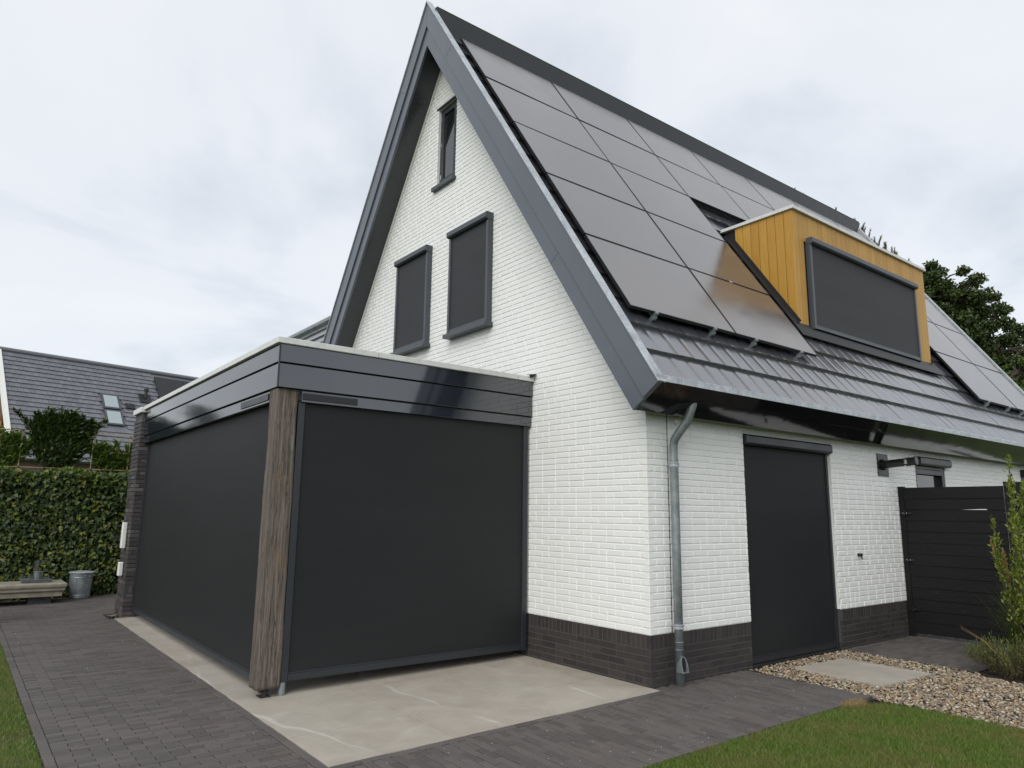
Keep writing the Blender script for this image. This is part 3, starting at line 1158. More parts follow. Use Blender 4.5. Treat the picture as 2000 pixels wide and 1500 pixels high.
def lp(p, d):
    q_ = oc + ay * p[0] + Vector((0, 0, p[1])) + ax * d
    return tuple(q_)


d1 = [.075 - .03 * (p[1] / .14) for p in out_]
V = [lp(p, 0) for p in out_] + [lp(p, d) for p, d in zip(out_, d1)] + [lp(p, d) for p, d in zip(inn, d1)] + [lp(p, .03) for p in inn]
Fq = []
for i in range(N_):
    j = (i + 1) % N_
    Fq += [(i, j, N_ + j, N_ + i), (N_ + i, N_ + j, 2 * N_ + j, 2 * N_ + i), (2 * N_ + i, 2 * N_ + j, 3 * N_ + j, 3 * N_ + i)]
lo.add(V, Fq)
lo.build('leaf_outlet', M['zinc_dark'], pipe)
MB().add([lp(p, .0425) for p in inn], [tuple(range(N_))]).build('outlet_shade', M['black_plastic'], pipe)  # black sheet standing in for the shade inside the hood

# ---- boiler flue on the side wall
fl_ = MB().tube([(4.655, .02, 2.20), (4.655, -.44, 2.235)], .052, 20).build('flue', M['black_metal'], house, smooth=False)
MB().box(4.51, 4.80, -.012, .004, 2.05, 2.345).build('wall_plate', M['black_metal'], fl_, bevel=.003)
MB().tube([(4.655, -.002, 2.20), (4.655, -.05, 2.205)], .072, 20).build('collar', M['black_metal'], fl_)
for yy in (-.30, -.34):
    MB().tube([(4.655, yy, 2.2 + .035 * -yy / .44), (4.655, yy - .012, 2.2 + .035 * -yy / .44)], .058, 20).build('ring', M['black_metal'], fl_)
MB().box(4.60, 4.607, -.345, -.30, 2.20, 2.245).build('clip', M['chrome'], fl_)
for zz in (2.178, 2.262):
    MB().tube([(4.618, -.30, zz), (4.618, -.325, zz)], .008, 8).build('screw', M['chrome'], fl_)
# small wall tap and vent cap
tp = MB().tube([(3.837, .0, 1.05), (3.837, -.05, 1.05)], .02, 12).tube([(3.837, -.035, 1.05), (3.837, -.05, 1.00)], .009, 8).build('wall_tap', M['black_plastic'], house)
MB().lathe([(.0, .028), (.03, .026), (.046, .012), (.046, 0)], (0, 0, 0), 20).build('vent_cap', M['white_paint'], house, loc=(.455, .0, 2.43), rot=(math.pi / 2, 0, 0))

# ---- rear wing roof seen behind the left bargeboard
wing = MB()
wsl = math.radians(55)
wr = (2.0, 6.36)
for i in range(12):
    q0, q1 = i * .345, i * .345 + .37
    a = (wr[0] - q1 * math.cos(wsl), wr[1] - q1 * math.sin(wsl))
    b = (wr[0] - q0 * math.cos(wsl) + .03, wr[1] - q0 * math.sin(wsl) - .02)
    c_ = (a[0] + .035, a[1] - .02)
    wing.exty([a, b, c_], 5.2, 16.5)
    wing.exty([(2 * wr[0] - p[0], p[1]) for p in (c_, b, a)], 5.2, 16.5)
rw = wing.build('rear_wing_roof', M['roof_tile'], house)
MB().tube([(wr[0], 5.2, wr[1]), (wr[0], 16.55, wr[1])], .09, 10).build('ridge', M['zinc_dark'], rw)
MB().box(.5, 3.5, 7.7, 16.2, -.2, 3.4).build('rear_wing_wall', M['white_paint'], house)

# ================================================================== veranda
ver = tag(empty('veranda', (0, 0, 0)), 'flat roofed veranda with dark fascia, oak corner post and two lowered dark screens', 'veranda')
VX, VY, VYE = -2.95, 1.69, 7.43
BOARDS = ((2.824, 2.985, 0.0), (2.594, 2.808, .006), (2.480, 2.580, .022))
for i, (z0, z1, rec) in enumerate(BOARDS):
    nm = 'fascia_board'
    xa = VX + .012 if i < 2 else -2.71
    MB().box(xa, -.006, VY + rec, VY + rec + .022, z0, z1).build(nm, M['gloss_anthracite'], ver, bevel=.002)
    ya = VY + .012 if i < 2 else 1.935
    MB().box(VX + rec, VX + rec + .022, ya, VYE, z0, z1).build(nm, M['gloss_anthracite'], ver, bevel=.002)
MB().box(VX - .003, VX + .0115, VY - .003, VY + .0115, 2.592, 2.985).build('corner_trim', M['dark_metal'], ver)
MB().box(VX + .045, -.008, VY + .045, VYE + .1, 2.53, 2.975).build('roof_core', M['black_plastic'], ver)
for (x0, x1, y0, y1) in ((VX - .03, -1.98, VY - .03, VY + .09), (-1.976, -.24, VY - .03, VY + .09), (-.236, -.012, VY - .03, VY + .09),
                         (VX - .03, VX + .09, VY + .091, 4.3), (VX - .03, VX + .09, 4.304, VYE - .01)):
    MB().box(x0, x1, y0, y1, 2.989, 3.045).build('roof_trim', M['white_trim'], ver, bevel=.005)
MB().box(VX + .09, -.01, VY + .09, 7.9, 2.976, 2.995).build('flat_roof', M['black_plastic'], ver)
# torn roofing flap where the roof meets the wall
fp = MB()
fp.add([(-.10, VY - .055, 3.055), (-.012, VY - .075, 3.075), (-.012, VY + .03, 3.09), (-.10, VY + .03, 3.075), (-.085, VY - .045, 3.02), (-.03, VY - .07, 3.045)],
       [(0, 1, 2, 3), (0, 4, 5, 1)])
fp.build('roofing_flap', M['black_plastic'], ver)
# dark plates let into the lowest boards
MB().box(-2.70, -2.16, VY + .012, VY + .021, 2.500, 2.563).build('vent_plate', M['black_metal'], ver, bevel=.002)
MB().box(VX + .012, VX + .021, 1.95, 2.75, 2.500, 2.563).build('vent_plate', M['black_metal'], ver, bevel=.002)
# screens
screen_y('veranda_screen', -2.725, -.035, .055, 2.50, 1.735, 1.80, M['rail_paint'], ver, rail=.062, box=.02, proud=-.02, bar=.062)
screen_x('veranda_screen', 1.935, VYE - .002, .02, 2.50, -2.872, -2.80, M['rail_paint'], ver, rail=.05, box=0, bar=.07)
ft = MB().tube([(-2.70, 1.765, -.05), (-2.70, 1.765, .056)], .031, 20).build('rail_foot', M['zinc_dark'], ver, smooth=False)
# brick pillar
px0, px1, py0, py1 = -2.99, -2.75, VYE, 7.98
pil = MB().box(px0 + .008, px1 - .008, py0 + .008, py1 - .008, -.2, 2.95).build('pillar', M['dark_mortar'], ver)
prng = random.Random(21)
pb = []
for k in range(-1, 47):
    zc_ = -.03 + (k + .5) * CH
    sol = k in (5, 6)
    if sol:
        continue
    seq = [(.0, .12), (.132, .24)] if k % 2 else [(.0, .21), (.222, .24)]
    for a, b in seq:
        pb.append((b - a, CH - .011, (px0 + (a + b) / 2, py0 - prng.uniform(-.001, .005), zc_), prng.uniform(-.012, .012)))
    for a, b in course(0, .55, k, k % 2 == 1, prng):
        pb.append((b - a, CH - .011, (px0 - prng.uniform(-.001, .006), py0 + (a + b) / 2, zc_), -math.pi / 2 + prng.uniform(-.012, .012)))
zc_ = -.03 + 6 * CH
for u in (.0, .0615, .123, .1845):
    pb.append((.05, 2 * CH - .011, (px0 + u + .025, py0, zc_), 0))
for u in np.arange(0, .5, .0615):
    pb.append((.05, 2 * CH - .011, (px0, py0 + u + .025, zc_), -math.pi / 2))
for l, h, p, rz in pb[:300]:
    brick_obj('pillar_brick', max(l, .02), h, .05, .003, 'pillar_brick', pil, p, (0, 0, rz))
if len(pb) > 300:
    brick_join('pillar_brick_courses', [b for b in pb[300:]], .05, .003, 'pillar_brick', pil)
cp = MB().box(px0 - .03, px1 + .02, py0 - .03, py1 + .03, 2.952, 3.035)
cp.build('pillar_cap', M['white_trim'], ver, bevel=.006)
for zz, hh in ((.92, .38), (.52, .20)):
    MB().box(px0 - .07, px0 - .008, 7.62, 7.72, zz, zz + hh).build('socket_box', M['plain_white'], ver, bevel=.012)

# oak post with uneven, hewn faces
def post_mesh(x0, x1, y0, y1, z0, z1):
    nz, ns = 90, 9
    V, Fq = [], []
    loop = []
    for i in range(ns):
        loop.append((i / ns, 0))
    for i in range(ns):
        loop.append((1, i / ns))
    for i in range(ns):
        loop.append((1 - i / ns, 1))
    for i in range(ns):
        loop.append((0, 1 - i / ns))
    n = len(loop)
    for k in range(nz + 1):
        tz = k / nz
        for (a, b) in loop:
            x = x0 + (x1 - x0) * a
            y = y0 + (y1 - y0) * b
            z = z0 + (z1 - z0) * tz
            cx, cy = (x0 + x1) / 2, (y0 + y1) / 2
            dx, dy = x - cx, y - cy
            ed = min(1.0, 2.2 * (abs(a - .5) * abs(b - .5)) * 2)
            rd = 1 - .05 * max(0, abs(a - .5) + abs(b - .5) - .86) * 5
            w1 = noise.noise(Vector((x * 2.0, y * 2.0, z * 1.3))) * .010
            w2 = noise.noise(Vector((x * 30, y * 30, z * 2.2))) * .0045
            w3 = noise.noise(Vector((x * 9, y * 9, z * 14 + 3))) * .003
            L = math.hypot(dx, dy)
            f = rd + (w1 + w2 + w3) / L
            jag = 0
            if k == 0:
                jag = noise.noise(Vector((x * 25, y * 25, 5))) * .015
            V.append((cx + dx * f, cy + dy * f, z + jag))
    for k in range(nz):
        for i in range(n):
            j = (i + 1) % n
            Fq.append((k * n + i, k * n + j, (k + 1) * n + j, (k + 1) * n + i))
    me = bpy.data.meshes.new('post')
    me.from_pydata(V, [], Fq + [tuple(range(n))[::-1], tuple(range(nz * n, nz * n + n))])
    me.polygons.foreach_set('use_smooth', np.array([len(p.vertices) == 4 for p in me.polygons]))
    me.update()
    return me


po = link('post', post_mesh(-2.93, -2.73, 1.728, 1.928, .022, 2.588), M['old_oak'], ver)
po['label'] = 'weathered grey oak post'
MB().box(-2.87, -2.80, 1.79, 1.86, -.02, .03).tube([(-2.835, 1.79, -.055), (-2.835, 1.79, .03)], .018, 10).box(-2.88, -2.79, 1.76, 1.87, -.056, -.046).build('post_shoe', M['dark_brick'], ver)


# ================================================================== ground
def gz(x):
    return -.015 + .013 * min(x, 0.0)


GR = -math.atan(.013)
gnd = MB()
gnd.add([(-150, -150, -.22), (150, -150, -.22), (150, 150, -.22), (-150, 150, -.22)], [(0, 1, 2, 3)])
tag(gnd.build('ground', M['lawn_ground']), kind='structure')


def sheet(name, poly, dz, m, parent=None):
    # the fall of the paving follows x, so split long sheets at the house corner
    o = MB().prism([(x, y, gz(x) + dz - .12) for x, y in poly], [(x, y, gz(x) + dz) for x, y in poly]).build(name, M[m], parent)
    return o


# terrace tiles
terr = tag(sheet('terrace', [(-3.078, -.10), (.0, -.10), (.0, 7.43), (-3.078, 7.43)], -.012, 'joint_sand'), kind='structure')
txs = [-3.08, -2.14, -1.20, -.26, .004]
tys = [-.102, .60, 1.54, 2.48, 3.42, 4.36, 5.30, 6.24, 7.18, 7.43]
for i in range(4):
    for j in range(9):
        x0, x1, y0, y1 = txs[i] + .0036, txs[i + 1] - .0036, tys[j] + .0036, tys[j + 1] - .0036
        if i > 0 and j > 3:
            continue
        cx, cy = (x0 + x1) / 2, (y0 + y1) / 2
        MB().box(x0 - cx, x1 - cx, y0 - cy, y1 - cy, -.02, 0).build('tile', M['ceramic_tile'], terr, bevel=.0015, loc=(cx, cy, gz(cx) + random.uniform(-.0008, .0008)), rot=(0, GR if cx < 0 else 0, 0))


# paths of dark clinkers
def paver_geo(l, w_, h=.04, c_=.0035):
    a, b = l / 2, w_ / 2
    V = [(-a + c_, -b + c_, 0), (a - c_, -b + c_, 0), (a - c_, b - c_, 0), (-a + c_, b - c_, 0),
         (-a, -b, -c_), (a, -b, -c_), (a, b, -c_), (-a, b, -c_), (-a, -b, -h), (a, -b, -h), (a, b, -h), (-a, b, -h)]
    Fq = [(0, 1, 2, 3)]
    for i in range(4):
        j = (i + 1) % 4
        Fq += [(i, i + 4, j + 4, j), (i + 4, i + 8, j + 8, j + 4)]
    return V, Fq


_pm = {}
grng = random.Random(31)


def lay(field, parent, n_single, name='paver'):
    """field: (l, w, x, y, along_y)"""
    items = []
    for l, w_, x, y, ay_ in field:
        items.append((score((x, y, gz(x)), l), l, w_, x, y, ay_))
    items.sort(key=lambda a: -a[0])
    Vs, Fs, b = [], [], 0
    for i, (s_, l, w_, x, y, ay_) in enumerate(items):
        z = gz(x) + grng.uniform(-.0035, .0025)
        rz = (math.pi / 2 if ay_ else 0) + grng.uniform(-.012, .012)
        tx, ty = grng.uniform(-.008, .008), GR + grng.uniform(-.008, .008)
        if i < n_single:
            k = (round(l, 2), round(w_, 3))
            if k not in _pm:
                V, Fq = paver_geo(*k)
                me = bpy.data.meshes.new(name)
                me.from_pydata(V, [], Fq)
                me.materials.append(M['clinker'])
                me.update()
                _pm[k] = me
            link(name, _pm[k], None, parent, (x, y, z), (tx, ty, rz))
        else:
            V, Fq = paver_geo(l, w_)
            c_, s2 = math.cos(rz), math.sin(rz)
            Vs += [(c_ * p[0] - s2 * p[1] + x, s2 * p[0] + c_ * p[1] + y, p[2] + z + (c_ * p[0] - s2 * p[1]) * (.013 if x < 0 else 0) + p[1] * tx) for p in V]
            Fs += [tuple(q_ + b for q_ in f) for f in Fq]
            b += 12
    if Vs:
        tag(link(name + '_courses', np_mesh(name, np.array(Vs), np.array(Fs)), M['clinker'], parent), kind='stuff')


PW_, PL_ = .0595, .2005
path = tag(sheet('path', [(-4.475, -1.32), (1.43, -1.32), (1.47, .0), (.0, .0), (-.0, -.10), (-3.078, -.10), (-3.078, 10.9), (-4.475, 10.9)], -.011, 'joint_sand'), kind='structure')
tag(sheet('back_path', [(-3.078, 7.98), (-1.2, 7.98), (-1.2, 10.9), (-3.078, 10.9)], -.0105, 'joint_sand'), kind='structure')
fd = []
y = -1.29
r_ = 0
while y < 10.75:
    x = -4.405 - (r_ % 2) * .103
    xe = -3.15 if y < 7.98 else -1.3
    while x < xe - .012:
        a, b = max(x, -4.405), min(x + PL_, xe)
        if b - a > .012:
            fd.append((b - a, PW_, (a + b) / 2, y + grng.uniform(-.0015, .0015), False))
        x += .2055
    y += .0648
    r_ += 1
y = -1.3
while y < 10.6:
    fd.append((PL_, PW_, -4.439, y + .1, True))
    if y < 7.2:
        fd.append((PL_, PW_, -3.113, y + .1, True))
    y += .206
x = -3.05
r_ = 0
while x < 1.42:
    y = -.185 + (r_ % 2) * .103 if x < 0 else -.02 + (r_ % 2) * .103
    top = -.172 if x < -.03 else -.008
    while y > -1.31:
        a, b = max(y - PL_, -1.284), min(y, top)
        if b - a > .03:
            fd.append((b - a, PW_, x, (a + b) / 2, True))
        y -= .2055
    x += .0648
    r_ += 1
x = -3.08
while x < -.05:
    fd.append((min(PL_, 0 - x), PW_, x + .1, -.137, False))
    x += .206
lay(fd, path, 300)
# small pale grit lying on the path
gv, gf = [], []
for i in range(120):
    x, y = (random.uniform(-3.0, 1.4), random.uniform(-1.25, -.15)) if i < 95 else (random.uniform(-4.4, -3.15), random.uniform(0, 8))
    r = random.uniform(.0015, .0036) if i < 116 else .005
    z = gz(x) + r * .4
    b = len(gv)
    gv += [(x - r, y, z), (x + r, y, z), (x, y - r, z), (x, y + r, z), (x, y, z + r * .8), (x, y, z - r)]
    gf += [(b + p, b + q_, b + s_) for p, q_, s_ in ((0, 2, 4), (2, 1, 4), (1, 3, 4), (3, 0, 4), (2, 0, 5), (1, 2, 5), (3, 1, 5), (0, 3, 5))]
tag(link('grit', np_mesh('grit', np.array(gv), np.array(gf)), M['plain_white']), 'pale grit scattered over the dark clinker path', 'grit', kind='stuff')

# dark side path in front of the gate
sp = tag(sheet('side_path', [(3.36, 0.006), (9.0, 0.006), (9.0, -1.42), (3.28, -1.42)], -.008, 'joint_sand'), kind='structure')
fd = []
y = -.035
r_ = 0
while y > -1.4:
    x = 3.33 - .025 * r_ / 20 - (r_ % 2) * .103
    while x < 5.3:
        a = max(x, 3.36 - .056 * (-y))
        b = x + PL_
        if b - a > .03:
            fd.append((b - a, PW_ + .003, (a + b) / 2, y, False))
        x += .2035
    y -= .0642
    r_ += 1
lay(fd, sp, 0)

# gravel strip with a stepping slab
gp = [(1.47, .004), (3.355, .004), (3.275, -1.43), (3.15, -1.6), (3.05, -3.2), (1.20, -3.2), (1.36, -2.4), (1.36, -1.28)]
tag(MB().prism([(x, y, -.15) for x, y in gp], [(x, y, -.048) for x, y in gp]).build('gravel_bed', M['soil']), kind='structure')


def in_poly(x, y, poly):
    ins = np.zeros(len(x), bool)
    n = len(poly)
    for i in range(n):
        x1, y1 = poly[i]
        x2, y2 = poly[(i + 1) % n]
        c_ = ((y1 > y) != (y2 > y)) & (x < (x2 - x1) * (y - y1) / ((y2 - y1) + 1e-12) + x1)
        ins ^= c_
    return ins


# icosphere of 42 points
ph_ = (1 + 5 ** .5) / 2
iv = np.array([(-1, ph_, 0), (1, ph_, 0), (-1, -ph_, 0), (1, -ph_, 0), (0, -1, ph_), (0, 1, ph_), (0, -1, -ph_), (0, 1, -ph_), (ph_, 0, -1), (ph_, 0, 1), (-ph_, 0, -1), (-ph_, 0, 1)], float)
iv /= np.linalg.norm(iv[0])
it = [(0, 11, 5), (0, 5, 1), (0, 1, 7), (0, 7, 10), (0, 10, 11), (1, 5, 9), (5, 11, 4), (11, 10, 2), (10, 7, 6), (7, 1, 8), (3, 9, 4), (3, 4, 2), (3, 2, 6), (3, 6, 8), (3, 8, 9), (4, 9, 5), (2, 4, 11), (6, 2, 10), (8, 6, 7), (9, 8, 1)]
vv = [tuple(p) for p in iv]
mid = {}
it2 = []


def mp(a, b):
    k = (min(a, b), max(a, b))
    if k not in mid:
        q_ = (np.array(vv[a]) + np.array(vv[b])) / 2
        vv.append(tuple(q_ / np.linalg.norm(q_)))
        mid[k] = len(vv) - 1
    return mid[k]


for a, b, c_ in it:
    x1, x2, x3 = mp(a, b), mp(b, c_), mp(c_, a)
    it2 += [(a, x1, x3), (b, x2, x1), (c_, x3, x2), (x1, x2, x3)]
ICO, ICT = np.array(vv), np.array(it2)


def pebbles(name, pts, rmin, rmax, m, parent=None):
    n = len(pts)
    r = RNG.uniform(rmin, rmax, n)
    sc_ = np.stack([RNG.uniform(.8, 1.35, n), RNG.uniform(.7, 1.05, n), RNG.uniform(.4, .75, n)], 1) * r[:, None]
    P = ICO[None] * sc_[:, None, :]
    P = P * (1 + .10 * RNG.standard_normal((n, 42, 1)))
    a = RNG.uniform(0, 2 * np.pi, n)
    b = RNG.normal(0, .35, n)
    ca, sa, cb, sb = np.cos(a)[:, None], np.sin(a)[:, None], np.cos(b)[:, None], np.sin(b)[:, None]
    X, Y, Z = P[..., 0], P[..., 1], P[..., 2]
    X, Z = cb * X + sb * Z, -sb * X + cb * Z
    X, Y = ca * X - sa * Y, sa * X + ca * Y
    V = np.stack([X, Y, Z], -1) + pts[:, None, :]
    Fc = (ICT[None] + (np.arange(n) * 42)[:, None, None]).reshape(-1, 3)
    return link(name, np_mesh(name, V.reshape(-1, 3), Fc, True), M[m], parent)


n = 13500
x, y = RNG.uniform(1.1, 3.4, n), RNG.uniform(-3.0, .0, n)
k_ = in_poly(x, y, [(1.455, -.002), (3.345, -.002), (3.265, -1.40), (3.12, -1.6), (3.0, -3.2), (1.25, -3.2), (1.345, -2.4), (1.345, -1.25)])
slabc, sla = np.array([2.30, -.735]), math.radians(-2.2)
lx = (x - slabc[0]) * math.cos(sla) + (y - slabc[1]) * math.sin(sla)
ly = -(x - slabc[0]) * math.sin(sla) + (y - slabc[1]) * math.cos(sla)
k_ &= ~((abs(lx) < .455) & (abs(ly) < .445))
pts = np.stack([x[k_], y[k_], -.034 + RNG.uniform(0, .014, k_.sum())], 1)
tag(pebbles('gravel', pts, .0065, .0165, 'pebble'), 'tan, white and brown river gravel strip beside the lawn', 'gravel', kind='stuff')
sl = MB().box(-.46, .46, -.45, .45, -.05, 0).build('stepping_slab', M['ceramic_tile'], bevel=.003, loc=(2.30, -.735, -.005), rot=(0, 0, sla))
tag(sl, 'square grey stone slab lying in the gravel before the door', 'slab')

# planting bed at the right
bp = [(3.275, -1.43), (9, -1.43), (9, -6), (3.0, -6), (3.06, -3.2), (3.16, -1.6)]
tag(MB().prism([(x, y, -.15) for x, y in bp], [(x, y, -.028) for x, y in bp]).build('planting_bed', M['soil']), kind='structure')

# lawns
LA = [(-9, -1.30), (-1.6, -1.30), (-.2, -1.285), (.55, -1.30), (.95, -1.335), (1.14, -1.38), (1.245, -1.47), (1.30, -1.65), (1.34, -2.0), (1.33, -2.4), (1.22, -3.1), (1.0, -4.5), (.8, -9), (-9, -9)]
LB = [(-4.478, 10.6), (-4.478, -1.30), (-12, -1.30), (-12, 10.6)]
for nm, LP_ in (('lawn', LA), ('side_lawn', LB)):
    tag(MB().prism([(x, y, gz(x) - .2) for x, y in LP_], [(x, y, gz(x) - .022) for x, y in LP_]).build(nm, M['lawn_ground']), kind='structure')


def blades(pts, hmin, hmax, wd, lean=.35):
    n = len(pts)
    a = RNG.uniform(0, 2 * np.pi, n)
    h = RNG.uniform(hmin, hmax, n)
    d = np.stack([np.cos(a), np.sin(a), np.zeros(n)], 1)
    la = RNG.uniform(0, 2 * np.pi, n)
    le = np.abs(RNG.normal(0, lean, n)) * h
    ld = np.stack([np.cos(la), np.sin(la), np.zeros(n)], 1) * le[:, None]
    up = np.array([0, 0, 1.0])
    w_ = (wd * RNG.uniform(.7, 1.3, n))[:, None]
    mid_ = pts + ld * .35 + up * (h * .55)[:, None]
    tip = pts + ld + up * h[:, None]
    V = np.stack([pts - d * w_, pts + d * w_, mid_ + d * w_ * .8, mid_ - d * w_ * .8, tip], 1).reshape(-1, 3)
    i = np.arange(n) * 5
    Fc = np.concatenate([np.stack([i, i + 1, i + 2], 1), np.stack([i, i + 2, i + 3], 1), np.stack([i + 3, i + 2, i + 4], 1)])
    return V, Fc


def edge_fade(x, y):
    return RNG.random(len(x)) < 1


n = 150000
x, y = RNG.uniform(-2.1, 1.36, n), RNG.uniform(-3.0, -1.27, n)
k_ = in_poly(x, y, [(p[0], p[1] + .02 * math.sin(i * 2.1)) if p[0] > -2 else p for i, p in enumerate(LA)])
k_ &= ((x - .99) ** 2 + ((y + 1.33) * 2.2) ** 2 > .018)
x, y = x[k_], y[k_]
xx, yy = RNG.uniform(-8, 1.2, 26000), RNG.uniform(-6, -1.3, 26000)
k_ = in_poly(xx, yy, LA)
x, y = np.concatenate([x, xx[k_]]), np.concatenate([y, yy[k_]])
n2 = 60000
x2, y2 = RNG.uniform(-5.6, -4.47, n2), RNG.uniform(.3, 9.0, n2)
tall = np.array([.8 + .5 * noise.noise(Vector((a * 2.2, b * 2.2, 0))) for a, b in zip(x[::50], y[::50])])
tall = np.repeat(tall, 50)[:len(x)]
pts = np.stack([x, y, -.04 + np.minimum(x, 0) * .013], 1)
V1, F1 = blades(pts, .020, .046, .0015, .6)
pts = np.stack([x2, y2, -.04 + np.minimum(x2, 0) * .013], 1)
V2, F2 = blades(pts, .02, .042, .0019, .5)
tag(link('grass', np_mesh('grass', np.concatenate([V1, V2]), np.concatenate([F1, F2 + len(V1)])), M['grass_blade']), 'short mown green grass of the lawns', 'grass', kind='stuff')
n = 1500
a, r = RNG.uniform(0, 6.283, n), np.sqrt(RNG.random(n)) * .16
pts = np.stack([.99 + r * np.cos(a), -1.325 + r * np.sin(a) * .42, np.full(n, -.03)], 1)
V1, F1 = blades(pts, .015, .045, .0014, 1.1)
tag(link('dry_grass', np_mesh('dry_grass', V1, F1), M['dry_blade']), 'dry straw coloured patch at the corner of the lawn', 'grass', kind='stuff')


# ================================================================== vegetation helpers
def leaves(name, P, T, N, size, shape, m, parent=None, smooth=False):
    """P points, T leaf directions, N normals, size per leaf; shape (verts, tris)"""
    n = len(P)
    T = T / (np.linalg.norm(T, axis=1)[:, None] + 1e-9)
    B = np.cross(N, T)
    B /= (np.linalg.norm(B, axis=1)[:, None] + 1e-9)
    N2 = np.cross(T, B)
    S, Fc = shape
    S = np.array(S, float)
    V = P[:, None, :] + size[:, None, None] * (S[None, :, 0, None] * B[:, None, :] + S[None, :, 1, None] * T[:, None, :] + S[None, :, 2, None] * N2[:, None, :])
    Fc = (np.array(Fc)[None] + (np.arange(n) * len(S))[:, None, None]).reshape(-1, len(Fc[0]))
    return link(name, np_mesh(name, V.reshape(-1, 3), Fc, smooth), M[m], parent)


IVY = ([(0, 0, 0), (-.5, .12, .05), (-.28, .45, .02), (0, 1.0, -.08), (.28, .45, .02), (.5, .12, .05)], [(0, 2, 1), (0, 3, 2), (0, 4, 3), (0, 5, 4)])
LONG = ([(0, 0, 0), (-.17, .35, .07), (-.13, .72, .04), (0, 1, -.06), (.13, .72, .04), (.17, .35, .07), (0, .5, -.01)], [(0, 6, 1), (1, 6, 2), (2, 6, 3), (3, 6, 4), (4, 6, 5), (5, 6, 0)])
OVAL = ([(0, 0, 0), (-.3, .4, .06), (0, 1, 0), (.3, .4, .06)], [(0, 2, 1), (0, 3, 2)])
NEED = ([(-.03, 0, 0), (.03, 0, 0), (0, 1, 0)], [(0, 1, 2)])


def rvec(n):
    v_ = RNG.standard_normal((n, 3))
    return v_ / np.linalg.norm(v_, axis=1)[:, None]


# ---- ivy hedge along the back
hedge = tag(empty('ivy_hedge', (-4, 10.9, -.05)), 'tall dense wall of dark green ivy behind the path', 'hedge')
hedge.location = (0, 0, 0)
MB().box(-9.5, -1.6, 10.93, 11.05, -.1, 2.08).build('shade_core', M['black_plastic'], hedge)  # black core painting the deep shade between the ivy leaves
n = 15000
x = np.where(RNG.random(n) < .8, RNG.uniform(-4.9, -1.7, n), RNG.uniform(-9.5, -4.9, n))
z = RNG.uniform(-.06, 2.17, n)
bulge = np.array([noise.noise(Vector((a * 1.7, 3, b * 1.7))) for a, b in zip(x, z)]) * .07
y = 10.90 - RNG.random(n) ** .8 * .27 - bulge - .03 * (z > 1.9)
P = np.stack([x, y, z], 1)
Nn = np.array([0, -.8, .75]) + RNG.normal(0, .5, (n, 3))
T = np.stack([RNG.normal(0, .55, n), np.full(n, -.35) + RNG.normal(0, .2, n), -np.abs(RNG.normal(.8, .3, n))], 1)
tag(leaves('foliage', P, T, Nn, RNG.uniform(.05, .088, n), IVY, 'ivy_leaf', hedge), kind='stuff')
n = 2600
x = np.where(RNG.random(n) < .75, RNG.uniform(-4.9, -1.7, n), RNG.uniform(-9.5, -4.9, n))
z = 2.17 - np.abs(RNG.normal(0, .09, n)) + .05 * np.sin(x * 5)
P = np.stack([x, 10.80 + RNG.normal(0, .10, n), z], 1)
Nn = np.array([0, -.6, 1.0]) + RNG.normal(0, .5, (n, 3))
tag(leaves('top_growth', P, rvec(n) + np.array([0, -.5, 0]), Nn, RNG.uniform(.045, .08, n), IVY, 'ivy_top', hedge), kind='stuff')

# ---- bamboo frames and trained trees above the hedge
fr = MB()
for zz in (2.215, 2.545, 2.87):
    fr.tube([(-9, 10.9, zz - .02), (-4.6, 10.9, zz + random.uniform(-.01, .01)), (-3.4, 10.91, zz + .004), (-2.3, 10.9, zz + .01), (-1.6, 10.9, zz)], .0085, 8)
frame = fr.build('bamboo_frame', M['bamboo'])
tag(frame, 'bamboo canes tied in a grid above the ivy hedge', 'frame')
for xx in (-4.28, -3.16, -2.545):
    MB().tube([(xx, 10.89, 2.16), (xx + .006, 10.89, 2.92)], .0085, 8).build('upright_cane', M['bamboo'], frame)
    for zz in (2.215, 2.545, 2.87):
        MB().tube([(xx + .003, 10.885, zz - .018), (xx + .003, 10.885, zz + .018)], .0135, 8).build('tie', M['bark'], frame)


def trained(name, label, cx, shoots, m, n_leaf, trunk=True):
    o = tag(empty(name), label, 'tree', 'trained trees above the hedge')
    tb = MB()
    tb.tube([(cx, 11.0, -.05), (cx + .02, 11.0, 1.2), (cx, 10.98, 2.5)], [.045, .04, .03], 8)
    Ps, Ts, Ns = [], [], []
    for (a, b, c_, d2, rad) in shoots:
        p0, p1 = np.array([a, 10.96, b]), np.array([c_, 10.92, d2])
        L = np.linalg.norm(p1 - p0)
        tb.tube([tuple(p0), tuple((p0 + p1) / 2 + np.array([0, .02, .02])), tuple(p1)], [.012, .008, .003], 6)
        k = int(n_leaf * L)
        t_ = RNG.random(k) ** .8
        ax_ = (p1 - p0) / L
        pp = p0 + (p1 - p0) * t_[:, None] + RNG.normal(0, rad * .3, (k, 3)) * np.array([1, .7, 1]) * (1 - .55 * t_[:, None])
        out = rvec(k) * np.array([1, .8, .7]) + ax_ * .9 + np.array([0, -.2, .15])
        Ps.append(pp)
        Ts.append(out)
        Ns.append(rvec(k) * .5 + np.array([0, -.5, .8]))
    tb.build('trunk', M['bark'], o)
    P = np.concatenate(Ps)
    tag(leaves('crown', P, np.concatenate(Ts), np.concatenate(Ns), RNG.uniform(.07, .135, len(P)), LONG, m, o), kind='stuff')
    return o


